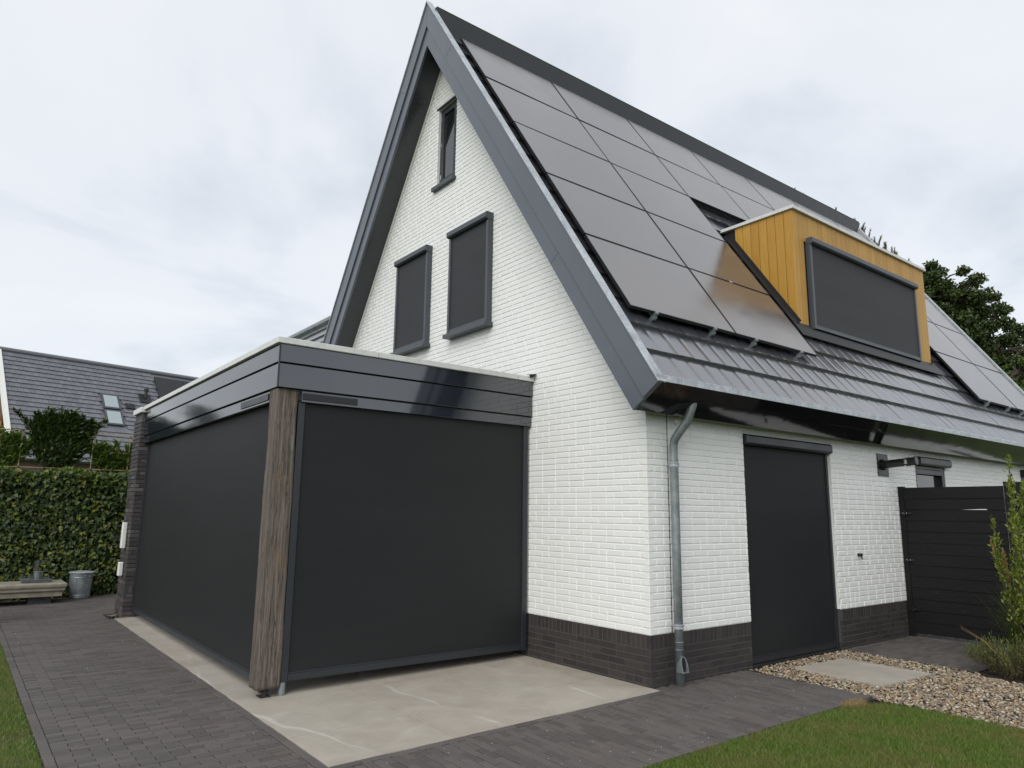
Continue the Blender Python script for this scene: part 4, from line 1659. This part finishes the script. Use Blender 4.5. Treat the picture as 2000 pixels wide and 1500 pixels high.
sh = []
for i in range(60):
    a = random.uniform(-4.2, -3.15)
    top = 3.02 + .17 * math.sin((a + 4.2) * 3.2) + random.uniform(-.12, .10)
    sh.append((-3.72 + (a + 3.72) * .45, random.uniform(2.2, 2.5), a, top, .2))
sh += [(-3.45, 2.75, -3.0, 3.12, .1), (-3.4, 2.7, -3.12, 3.0, .12), (-4.0, 2.8, -4.42, 3.2, .1), (-3.9, 2.8, -3.86, 3.25, .1), (-3.6, 2.3, -3.2, 2.6, .18), (-3.7, 2.2, -4.2, 2.6, .2), (-3.9, 2.2, -3.4, 2.5, .25)]
trained('trained_tree', 'dark leafy trained tree rising highest above the middle of the ivy hedge', -3.72, sh, 'laurel_leaf', 120)
sh = []
for i in range(34):
    a = random.uniform(-3.25, -2.3)
    sh.append((-2.75 + (a + 2.75) * .5, random.uniform(2.15, 2.4), a, random.uniform(2.45, 2.74), .17))
trained('trained_tree', 'light green trained tree above the hedge next to the brick pillar', -2.75, sh, 'laurel_light', 130)
sh = []
for i in range(44):
    a = random.uniform(-5.1, -4.1)
    sh.append((-4.7 + (a + 4.7) * .5, random.uniform(2.15, 2.4), a, random.uniform(2.5, 2.82), .18))
trained('trained_tree', 'bright green trained tree at the left picture edge above the hedge', -4.7, sh, 'laurel_light', 130)

# ---- variegated shrub at the left edge
vsb = tag(empty('variegated_shrub'), 'pale variegated shrub at the left edge of the path', 'shrub')
tb = MB()
Ps, Ts = [], []
for i in range(46):
    a = random.uniform(0, 6.283)
    r = random.uniform(.0, .42)
    h = random.uniform(.5, 1.45) * (1 - .25 * r)
    p0 = np.array([-4.86 + .06 * math.cos(a), 8.0 + .06 * math.sin(a), -.07])
    p1 = np.array([-4.86 + r * math.cos(a), 8.0 + r * math.sin(a), h])
    tb.tube([tuple(p0), tuple((p0 + p1) / 2 + np.array([.03, 0, .05])), tuple(p1)], [.008, .006, .002], 5)
    k = 46
    t_ = .15 + .85 * RNG.random(k)
    Ps.append(p0 + (p1 - p0) * t_[:, None] + RNG.normal(0, .045, (k, 3)))
    Ts.append(rvec(k) + np.array([0, 0, .6]))
tb.build('stem', M['bark'], vsb)
P = np.concatenate(Ps)
tag(leaves('foliage', P, np.concatenate(Ts), rvec(len(P)) + np.array([0, 0, 1]), RNG.uniform(.045, .085, len(P)), LONG, 'variegated_leaf', vsb), kind='stuff')

# ---- stone bench, slab with pot, zinc tub
bn = tag(empty('stone_bench'), 'low cream stone bench with moulded edge in front of the ivy', 'bench')
prof = [(.03, .055), (.03, .125), (.0, .15), (.0, .185), (-.02, .215), (-.02, .255), (-.02 + .02, .275)]
bx0, bx1, by0, by1 = -6.0, -3.46, 9.78, 10.42
mb = MB()
nP = len(prof)
ring = []
for d_, z_ in prof:
    ring.append([(bx0 + d_, by0 + d_, z_), (bx1 - d_, by0 + d_, z_), (bx1 - d_, by1 - d_, z_), (bx0 + d_, by1 - d_, z_)])
V = [p for r4 in ring for p in r4]
Fq = []
for i in range(nP - 1):
    for k in range(4):
        j = (k + 1) % 4
        Fq.append((i * 4 + k, i * 4 + j, (i + 1) * 4 + j, (i + 1) * 4 + k))
Fq += [(3, 2, 1, 0), tuple((nP - 1) * 4 + k for k in range(4))]
mb.add(V, Fq).build('top', M['stone_cream'], bn, bevel=.006)
for xx in (-5.6, -3.95):
    MB().box(xx, xx + .32, by0 + .16, by1 - .1, -.12, .054).build('foot', M['stone_dark'], bn)
MB().box(-4.07, -3.66, 9.92, 10.30, .2765, .33).build('parasol_base', M['stone_dark'], bevel=.006)
tag(bpy.data.objects['parasol_base'], 'dark stone block with upright grey slat lying on the cream bench', 'parasol base')
MB().prism([(-3.915, 10.14, .3305), (-3.865, 10.14, .3305), (-3.865, 10.16, .3305), (-3.915, 10.16, .3305)],
           [(-3.885, 10.16, .62), (-3.835, 10.16, .62), (-3.835, 10.18, .62), (-3.885, 10.18, .62)]).build('slat', M['slate_frame'], bpy.data.objects['parasol_base'])
bk = MB().lathe([(.0, .0), (.048, .0), (.068, .115), (.073, .118), (.068, .121), (.062, .112), (.044, .008), (0, .008)], (-3.845, 10.03, .3305), 24).build('small_bucket', M['zinc_dark'], smooth=False)
tag(bk, 'small grey bucket with hooped handle standing on the bench', 'bucket')
hp = [(-3.845 + .078 * math.cos(a) * 1.0, 10.03 - .02 - .03 * math.sin(a), .445 + .012 * math.sin(a * 1.0)) for a in np.linspace(math.pi, 0, 14)]
MB().tube(hp, .005, 6).build('handle', M['zinc_dark'], bk)
tb_ = tag(empty('zinc_tub', (-3.165, 10.38, gz(-3.165))), 'galvanised ribbed tub with lid beside the stone bench', 'tub')
pr = [(.0, .0), (.150, .0), (.155, .012), (.157, .03), (.163, .034), (.158, .042), (.160, .06), (.166, .064), (.161, .072), (.176, .36), (.183, .365), (.178, .373), (.182, .44), (.19, .447)]
MB().lathe(pr, (0, 0, 0), 40).build('body', M['zinc_dark'], tb_, smooth=False)
rib = MB()
for i in range(12):
    a = i * math.pi / 6
    c_, s_ = math.cos(a), math.sin(a)
    rib.tube([(.160 * c_, .160 * s_, .08), (.175 * c_, .175 * s_, .352)], .004, 6)
rib.build('rib', M['zinc_dark'], tb_)
MB().lathe([(0, .475), (.1, .47), (.196, .455), (.205, .447), (.204, .440), (.196, .444)], (0, 0, 0), 40).build('lid', M['zinc'], tb_)
hd = [(.187 * math.cos(a), .187 * math.sin(a), .43 - .05 * math.sin((a - 4.6) / 1.6 * math.pi)) for a in np.linspace(4.6, 6.2, 12)]
MB().tube(hd, .005, 6).build('handle', M['zinc'], tb_)
sc_ = MB()
for i in range(7):
    sc_.add([(-3.06 + p[0] * .03 + random.uniform(-.05, .05), 7.66 + p[1] * .03 + random.uniform(-.04, .04), gz(-3.1) + .012 + p[2] * .012) for p in ICO[:12]], it)
tag(sc_.build('pale_shards', M['stone_cream']), 'few pale broken shards on the path at the pillar foot', 'shards', kind='stuff')

# ================================================================== gate and fence
GX = 5.04


def board_wall(nm, label, cat, y0, y1, z0, z1, parent_posts, nb, slit=None, hinges=False):
    o = tag(empty(nm), label, cat)
    hb = (z1 - z0) / nb
    for i in range(nb):
        za, zb = z0 + i * hb, z0 + (i + 1) * hb
        j = random.uniform(-.002, .002)
        mb = MB()
        # feather-edged board: thick at the bottom
        top = [(GX + .012 + j, zb + .012), (GX + .022 + j, zb + .012)]
        A = [(GX - .006 + j, za), (GX + .002 + j, zb + .004), (GX + .020 + j, zb + .004), (GX + .020 + j, za)]
        if slit and i == slit:
            # this board has shrunk: a gap stays open along part of its lower edge
            ys = [y0, y0 + (y1 - y0) * .16, y0 + (y1 - y0) * .18, y0 + (y1 - y0) * .43, y1]
            rise = [0, 0, .013, .0, 0]
            for s_ in range(4):
                P0 = [(A[0][0], ys[s_], za + rise[s_]), (A[1][0], ys[s_], A[1][1]), (A[2][0], ys[s_], A[2][1]), (A[3][0], ys[s_], za + rise[s_])]
                P1 = [(A[0][0], ys[s_ + 1], za + rise[s_ + 1]), (A[1][0], ys[s_ + 1], A[1][1]), (A[2][0], ys[s_ + 1], A[2][1]), (A[3][0], ys[s_ + 1], za + rise[s_ + 1])]
                mb.prism(P0, P1)
        elif slit and i == slit - 1:
            A = [(GX - .006 + j, za), (GX + .002 + j, zb), (GX + .020 + j, zb), (GX + .020 + j, za)]
            mb.prism([(a, y0, b) for a, b in A], [(a, y1, b) for a, b in A])
        else:
            mb.prism([(a, y0, b) for a, b in A], [(a, y1, b) for a, b in A])
        mb.build('board', M['black_wood'], o, bevel=.002)
    for (pa, pb_, zt) in parent_posts:
        MB().box(GX - .012, GX + .075, pa, pb_, -.06, zt).build('post', M['black_wood'], o, bevel=.003)
    return o


gate = board_wall('garden_gate', 'black stained board gate with lever handle next to the white wall', 'gate', -1.245, -.075, .035, 1.905, [(-.07, -.006, 1.925)], 13, slit=11)
for zz in (1.57, .96, .33):
    MB().box(GX - .022, GX - .0125, -.16, -.02, zz - .014, zz + .014).tube([(GX - .028, -.072, zz - .03), (GX - .028, -.072, zz + .03)], .011, 8).build('hinge', M['black_metal'], gate)
    for yy in (-.055, -.10):
        MB().tube([(GX - .030, yy, zz), (GX - .022, yy, zz)], .006, 6).build('bolt', M['chrome'], gate)
MB().box(GX - .018, GX - .008, -1.205, -1.155, .86, 1.12).build('lock_plate', M['black_metal'], gate, bevel=.002)
MB().tube([(GX - .015, -1.18, 1.03), (GX - .055, -1.18, 1.03), (GX - .06, -1.16, 1.03), (GX - .06, -1.05, 1.035)], .009, 10).build('handle', M['dark_metal'], gate)
fence = board_wall('garden_fence', 'black stained board fence to the right of the gate', 'fence', -4.2, -1.30, .03, 1.95, [(-1.298, -1.255, 1.96), (-1.36, -1.30, 1.96)], 13)

# ================================================================== plants at the right
# leafy upright shrub
us = tag(empty('upright_shrub'), 'tall yellow green small leaved shrub in front of the black fence', 'shrub')
tb = MB()
Ps, Ts = [], []
bx, by = 3.72, -1.86
for i in range(26):
    a = random.uniform(0, 6.283)
    r = random.uniform(.02, .36)
    h = random.uniform(1.2, 2.0) * (1 - .35 * r) if i else 2.18
    if i == 0:
        a, r = 2.4, .12
    p0 = np.array([bx, by, -.03])
    p1 = np.array([bx + r * math.cos(a), by + r * math.sin(a), h])
    tb.tube([tuple(p0), tuple((p0 * .5 + p1 * .5) + np.array([r * .2 * math.cos(a), r * .2 * math.sin(a), 0])), tuple(p1)], [.010, .007, .002], 5)
    k = 230
    t_ = .35 + .65 * RNG.random(k)
    twig = rvec(k) * RNG.uniform(0, .14, (k, 1)) * (1.15 - t_[:, None])
    Ps.append(p0 + (p1 - p0) * t_[:, None] + twig + np.array([r * .2 * math.cos(a), r * .2 * math.sin(a), 0]) * (1 - np.abs(2 * t_ - 1))[:, None])
    Ts.append(rvec(k) * .8 + np.array([0, 0, .9]))
tb.build('stem', M['bark'], us)
P = np.concatenate(Ps)
tag(leaves('foliage', P, np.concatenate(Ts), rvec(len(P)), RNG.uniform(.032, .058, len(P)), ([(0, 0, 0), (-.22, .45, .05), (0, 1, 0), (.22, .45, .05)], [(0, 2, 1), (0, 3, 2)]), 'box_leaf', us), kind='stuff')


def tuft(nm, label, cx, cy, nbl, hmin, hmax, spread, m, wd=.004, plumes=0):
    o = tag(empty(nm), label, 'grass')
    V, Fc = [], []
    for i in range(nbl):
        a = random.uniform(0, 6.283)
        L = random.uniform(hmin, hmax)
        sp_ = random.uniform(.1, 1) * spread
        b = len(V)
        px_, py_ = -math.sin(a), math.cos(a)
        p = Vector((cx + random.gauss(0, .05), cy + random.gauss(0, .05), -.03))
        for s_ in range(7):
            t_ = s_ / 6
            q_ = p + Vector((math.cos(a) * sp_ * t_ ** 1.8, math.sin(a) * sp_ * t_ ** 1.8, L * (t_ - .38 * (sp_ / spread) * t_ ** 2.6)))
            w_ = wd * (1 - t_ * .93)
            V += [(q_.x - px_ * w_, q_.y - py_ * w_, q_.z), (q_.x + px_ * w_, q_.y + py_ * w_, q_.z)]
        for s_ in range(6):
            Fc.append((b + 2 * s_, b + 2 * s_ + 1, b + 2 * s_ + 3, b + 2 * s_ + 2))
    tag(link('blades', np_mesh('blades', np.array(V), np.array(Fc), True), M[m], o), kind='stuff')
    for i in range(plumes):
        a = 2.5 + random.uniform(-1.1, 1.3)
        h = random.uniform(1.0, 1.28)
        d = random.uniform(.12, .3)
        p0, p1 = Vector((cx, cy, 0)), Vector((cx + d * math.cos(a), cy + d * math.sin(a), h))
        mb = MB().tube([p0, p0.lerp(p1, .5) + Vector((0, 0, .06)), p1], .0022, 5)
        pl = mb.build('plume', M['straw'], o)
        k = 130
        t_ = RNG.uniform(.74, 1.0, k)
        P_ = np.array(p0)[None] + (np.array(p1) - np.array(p0))[None] * t_[:, None] + np.array([0, 0, .06]) * (1 - np.abs(2 * t_ - 1))[:, None] * 0 + RNG.normal(0, .003, (k, 3))
        leaves('spikelets', P_, rvec(k) * .25 + np.array(p1 - p0)[None] * .8, rvec(k), RNG.uniform(.03, .05, k), OVAL, 'straw', pl)
    return o


tuft('feather_grass', 'arching green ornamental grass with straw coloured plumes at right edge', 4.35, -1.52, 420, .55, 1.1, .6, 'grass_leaf', .0035, 6)
# low heathery shrub
hs = tag(empty('low_shrub'), 'low twiggy green and brown shrub at the edge of the gravel', 'shrub')
tb = MB()
Ps, Ts = [], []
for i in range(110):
    a = random.uniform(0, 6.283)
    r = .48 * math.sqrt(random.random())
    h = random.uniform(.16, .36) * (1.15 - r)
    c0 = (3.32 + .22 * math.cos(a) * r, -1.76 + .3 * math.sin(a) * r, -.03)
    p1 = (3.32 + r * .75 * math.cos(a), -1.76 + r * math.sin(a), h)
    tb.tube([c0, ((c0[0] + p1[0]) / 2, (c0[1] + p1[1]) / 2, h * .55), p1], [.0035, .003, .0015], 5)
    k = 75
    t_ = .25 + .75 * RNG.random(k)
    Ps.append(np.array(c0) + (np.array(p1) - np.array(c0)) * t_[:, None] + RNG.normal(0, .018, (k, 3)))
    Ts.append(rvec(k) * .7 + np.array([0, 0, .8]))
tb.build('twigs', M['bark'], hs)
P = np.concatenate(Ps)
tag(leaves('foliage', P, np.concatenate(Ts), rvec(len(P)), RNG.uniform(.016, .034, len(P)), ([(0, 0, 0), (-.12, .5, 0), (0, 1, 0), (.12, .5, 0)], [(0, 2, 1), (0, 3, 2)]), 'heather', hs), kind='stuff')
P2 = P[RNG.random(len(P)) < .3] + RNG.normal(0, .02, (1, 3))
P2 = P2[P2[:, 2] > .12]
tag(leaves('new_growth', P2, rvec(len(P2)) * .5 + np.array([0, 0, 1]), rvec(len(P2)), RNG.uniform(.03, .055, len(P2)), ([(0, 0, 0), (-.1, .5, 0), (0, 1, 0), (.1, .5, 0)], [(0, 2, 1), (0, 3, 2)]), 'grass_leaf', hs), kind='stuff')
for i in range(5):
    a = random.uniform(1.5, 4.5)
    MB().tube([(3.32, -1.76, 0), (3.32 + .25 * math.cos(a), -1.76 + .25 * math.sin(a), .3), (3.32 + .45 * math.cos(a), -1.76 + .45 * math.sin(a), .42)], [.003, .002, .001], 5).build('stalk', M['straw'], hs)

# ================================================================== neighbouring house
NP = Vector((-4.11, 41.5, 9.82))
na = math.radians(12.893)
nsl = math.radians(53)
ne = Vector((math.cos(na), math.sin(na), 0))
nh = Vector((math.sin(na), -math.cos(na), 0))
nd = nh * math.cos(nsl) + Vector((0, 0, -math.sin(nsl)))
nn = ne.cross(nd)
if nn.z < 0:
    nn = -nn


def nP(u, v, o=0.0):
    return tuple(NP + ne * u + nd * v + nn * o)


nbh = tag(empty('neighbour_house'), 'neighbouring house with long slate grey tiled roof behind the hedge', 'house')
mb = MB()
A = [nP(0, 0, -.08), nP(15, 0, -.08), nP(15, 7.4, -.08), nP(0, 7.4, -.08)]
mb.prism(A, [tuple(Vector(p) - nn * .15) for p in A])
nroof = mb.build('roof', M['far_tile'], nbh)
NG, NTW = .322, .27
NV, NF = [], []
nt = []
for r_ in range(22):
    u = .04 - (r_ % 2) * NTW / 2
    while u < 14.8:
        a, b = max(u, .04), u + NTW
        v0 = .10 + (r_ + 1) * NG
        nt.append((r_, a, b, v0))
        u += NTW
vis = []
for r_, a, b, v0 in nt:
    if (4.55 < (a + b) / 2 < 5.6 and 2.5 < v0 < 4.95) or ((a + b) / 2 > 7.95 and .4 < v0 < 4.4):
        continue
    x_, y_, z_ = proj(nP((a + b) / 2, v0))
    vis.append(((0 if (x_ < -5 or x_ > 400 or y_ > 900) else 1 / z_), a, b, v0))
vis.sort(key=lambda t_: -t_[0])
NTM = {}
NRT = Matrix((ne, -nd, nn)).transposed().to_4x4()
mb = MB()
for i, (s_, a, b, v0) in enumerate(vis):
    w_ = b - a
    hw = w_ / 2 - .004
    Vt = [(-hw, 0, 0), (hw, 0, 0), (hw, NG + .03, -.05), (-hw, NG + .03, -.05), (-hw, 0, -.045), (hw, 0, -.045)]
    Ft = [(0, 1, 2, 3), (4, 5, 1, 0), (0, 3, 4), (1, 5, 2)]
    mw = NRT.copy()
    mw.translation = Vector(nP((a + b) / 2, v0, random.uniform(-.004, .004)))
    if i < 300:
        k = round(w_, 2)
        if k not in NTM:
            me = bpy.data.meshes.new('roof_tile')
            me.from_pydata(Vt, [], Ft)
            me.materials.append(M['far_tile'])
            me.update()
            NTM[k] = me
        o = link('roof_tile', NTM[k], None, nroof)
        o.matrix_world = mw
    else:
        mb.add([mw @ Vector(p) for p in Vt], Ft)
tag(mb.build('tile_courses', M['far_tile'], nroof), kind='stuff')
MB().tube([nP(-.05, -.02, -.02), nP(15, -.02, -.02)], .13, 10).build('ridge', M['far_tile'], nroof)


def nbox(u0, u1, v0, v1, o0, o1):
    return MB().prism([nP(u0, v0, o0), nP(u0, v1, o0), nP(u1, v1, o0), nP(u1, v0, o0)], [nP(u0, v0, o1), nP(u0, v1, o1), nP(u1, v1, o1), nP(u1, v0, o1)])


for v0, v1 in ((2.42, 3.52), (3.62, 4.74)):
    f_ = nbox(4.62, 5.56, v0, v1, -.02, .05).build('roof_window', M['slate_frame'], nbh)
    nbox(4.73, 5.45, v0 + .12, v1 - .1, .0505, .062).build('pane', M['sky_window'], f_)
vp = nbox(6.75, 7.42, 2.03, 2.72, .0, .035).build('flue_plate', M['black_plastic'], nbh)
pb_ = Vector(nP(7.12, 2.35, .03))
MB().tube([pb_, pb_ + Vector((0, 0, .42))], .09, 12).tube([pb_ + Vector((0, 0, .42)), pb_ + Vector((0, 0, .56))], .14, 12).build('flue_pipe', M['black_plastic'], vp)
nbox(5.88, 6.36, 2.98, 3.36, .0, .06).build('roof_vent', M['black_plastic'], nbh)
for i in range(3):
    nbox(7.95 + i * 1.75, 7.95 + (i + 1) * 1.75 - .03, .45, 2.3, .02, .09).build('solar_panel', M['black_metal'], nbh)
    nbox(7.95 + i * 1.75, 7.95 + (i + 1) * 1.75 - .03, 2.33, 4.2, .02, .09).build('solar_panel', M['black_metal'], nbh)
MB().prism([nP(-.12, -.05, -.3), nP(-.12, 7.4, -.3), nP(.03, 7.4, -.3), nP(.03, -.05, -.3)], [nP(-.12, -.05, .06), nP(-.12, 7.4, .06), nP(.03, 7.4, .06), nP(.03, -.05, .06)]).build('verge_board', M['plain_white'], nbh)
# gable wall below the left verge: brick, with an orange wood bay
gw = MB()
e0 = Vector(nP(.25, 7.0, -.4))
bk_ = NP - nh * 4.3 + Vector((0, 0, -7))
top = NP + ne * .25 + Vector((0, 0, -.6))
P0 = [e0, Vector((e0.x, e0.y, -.2)), Vector((bk_.x, bk_.y, -.2)), Vector((bk_.x, bk_.y, 3.5)), top]
gw.prism([tuple(p) for p in P0], [tuple(p + ne * 14) for p in P0])
gw.build('wall', M['far_brick'], nbh)
for i in range(7):
    c0 = Vector(nP(-.02, 3.4 + i * .42, -.55)) - nh * .2
    bz = c0.z
    MB().prism([tuple(c0), tuple(c0 - nh * .26), tuple(c0 - nh * .26 - ne * .06), tuple(c0 - ne * .06)],
               [(p.x, p.y, 0) for p in (c0, c0 - nh * .26, c0 - nh * .26 - ne * .06, c0 - ne * .06)]).build('wood_cladding', M['orange_wood'], nbh)


# ================================================================== trees behind the house
def tree(label, base, blobs, n_leaf, lsize, m, trunk_r=.3, group=None, seed=1):
    o = tag(empty('broadleaf_tree'), label, 'tree', group)
    rr = random.Random(seed)
    tb = MB()
    bx, by = base
    c0 = Vector(blobs[0][:3])
    tb.tube([(bx, by, -.2), (bx + .1, by, 2.5), tuple(Vector((bx, by, 2.5)).lerp(c0, .6))], [trunk_r, trunk_r * .8, trunk_r * .45], 10)
    Ps = []
    tot = sum(b[3] ** 2 for b in blobs)
    for (x, y, z, r) in blobs:
        c = Vector((x, y, z))
        tb.tube([(bx, by, 2.2), tuple(Vector((bx, by, 2.5)).lerp(c, .55) + Vector((0, 0, .3))), tuple(c)], [trunk_r * .5, trunk_r * .3, .05], 7)
        ncl = int(46 * (r / 2.5) ** 2) + 8
        nl = int(n_leaf * r * r / tot / ncl)
        for k in range(ncl):
            d = Vector((rr.gauss(0, 1), rr.gauss(0, 1), rr.gauss(0, 1))).normalized()
            rad = r * (.55 + .5 * rr.random())
            cc = c + Vector((d.x * rad, d.y * rad, d.z * rad * .85))
            tb.tube([tuple(c), tuple(c.lerp(cc, .5) + Vector((0, 0, .15))), tuple(cc)], [.06, .04, .012], 5, False)
            cr2 = r * rr.uniform(.16, .30)
            dd = rvec(nl) * (RNG.random((nl, 1)) ** .45) * cr2 * np.array([1, 1, .65])
            Ps.append(np.array(cc)[None] + dd)
    tb.build('trunk', M['bark'], o)
    P = np.concatenate(Ps)
    T = rvec(len(P)) + np.array([0, 0, -.3])
    Nn = rvec(len(P)) * .8 + np.array([0, 0, .8])
    tag(leaves('crown', P, T, Nn, RNG.uniform(.7, 1.3, len(P)) * lsize, OVAL, m, o), kind='stuff')
    return o


def at(u, v, dist):
    r_ = _F + _R * (u - 1000) / FPX + _U * (750 - v) / FPX
    return CAM + r_ * dist


def blob(u, v, dist, rpx):
    p = at(u, v, dist)
    return (p[0], p[1], p[2], rpx * dist / FPX)


D1 = 33.0
bl = [blob(1830, 560, D1, 62), blob(1760, 600, D1, 80), blob(1890, 620, D1, 75), blob(1830, 660, D1, 85), blob(1945, 690, D1, 75), blob(1900, 740, D1, 80), blob(2010, 660, D1 + 1, 52), blob(2030, 760, D1, 90), blob(1800, 740, D1, 90), blob(1700, 640, D1, 75), blob(1860, 600, D1, 70)]
b0 = at(1860, 1060, D1)
tree('large dark green broadleaf tree behind the far end of the house', (b0[0], b0[1]), bl, 120000, .15, 'tree_leaf', .4, seed=4)
bl = [blob(1900, 730, 27, 48), blob(1960, 790, 27, 55), blob(1990, 730, 27, 42)]
b0 = at(1930, 1080, 27)
tree('lighter fresh green tree in front of the dark broadleaf tree', (b0[0], b0[1]), bl, 22000, .14, 'tree_leaf_light', .2, seed=8)

# pine: upright shoots along rising boughs
pine = tag(empty('pine_tree'), 'pine tree with upright needle shoots rising behind the roof ridge', 'tree')
DP = 30.0
pb0 = at(1640, 1060, DP)
ptop = at(1560, 330, DP)
tb = MB()
tb.tube([(pb0[0], pb0[1], -.2), (pb0[0], pb0[1], 6), tuple(at(1600, 560, DP))], [.35, .28, .12], 10)
Ps, Ts, Sz = [], [], []
prr = random.Random(77)
line = [(1545, 360), (1562, 368), (1570, 376), (1593, 389), (1619, 396), (1635, 408), (1659, 416), (1674, 423), (1686, 441), (1710, 455), (1727, 472), (1754, 487), (1771, 506), (1790, 520)]
for i in range(210):
    tt = prr.random()
    k = prr.randrange(len(line) - 1)
    u = line[k][0] + (line[k + 1][0] - line[k][0]) * tt + prr.uniform(-9, 9)
    vmin = line[k][1] + (line[k + 1][1] - line[k][1]) * tt
    v = vmin + abs(prr.gauss(0, 1)) * 30 + 3
    dist = DP + prr.uniform(-1.8, 1.8)
    L = prr.uniform(.35, .66)
    base = at(u, v + L * FPX / dist, dist)
    lean = Vector((prr.gauss(0, .16), prr.gauss(0, .16), 1)).normalized()
    hub = Vector(at(1600 + (u - 1600) * .5, 600, DP))
    tb.tube([tuple(hub), tuple(Vector(base) - Vector((0, 0, .2))), tuple(Vector(base) + lean * L)], [.06, .03, .008], 5, False)
    n_ = 95
    t_ = RNG.random(n_)
    Ps.append(np.array(base)[None] + np.array(lean)[None] * (t_ * L)[:, None])
    Ts.append(rvec(n_) * np.array([.55, .55, .3]) + np.array(lean)[None] * .9)
    Sz.append(RNG.uniform(.12, .19, n_) * (1.1 - .3 * t_))
tb.build('trunk', M['bark'], pine)
P = np.concatenate(Ps)
tag(leaves('crown', P, np.concatenate(Ts), rvec(len(P)), np.concatenate(Sz), ([(-.07, 0, 0), (.07, 0, 0), (0, 1, 0)], [(0, 1, 2)]), 'pine_needle', pine), kind='stuff')

# tree standing left of the picture, mirrored in the veranda fascia
tree('broadleaf tree beyond the ivy hedge mirrored in the veranda fascia', (-6.3, 18.2), [(-6.3, 18.2, 3.6, 1.0), (-6.6, 18.4, 2.6, 1.1), (-6.1, 18.6, 2.7, .9)], 6000, .26, 'tree_leaf', .25, seed=15)
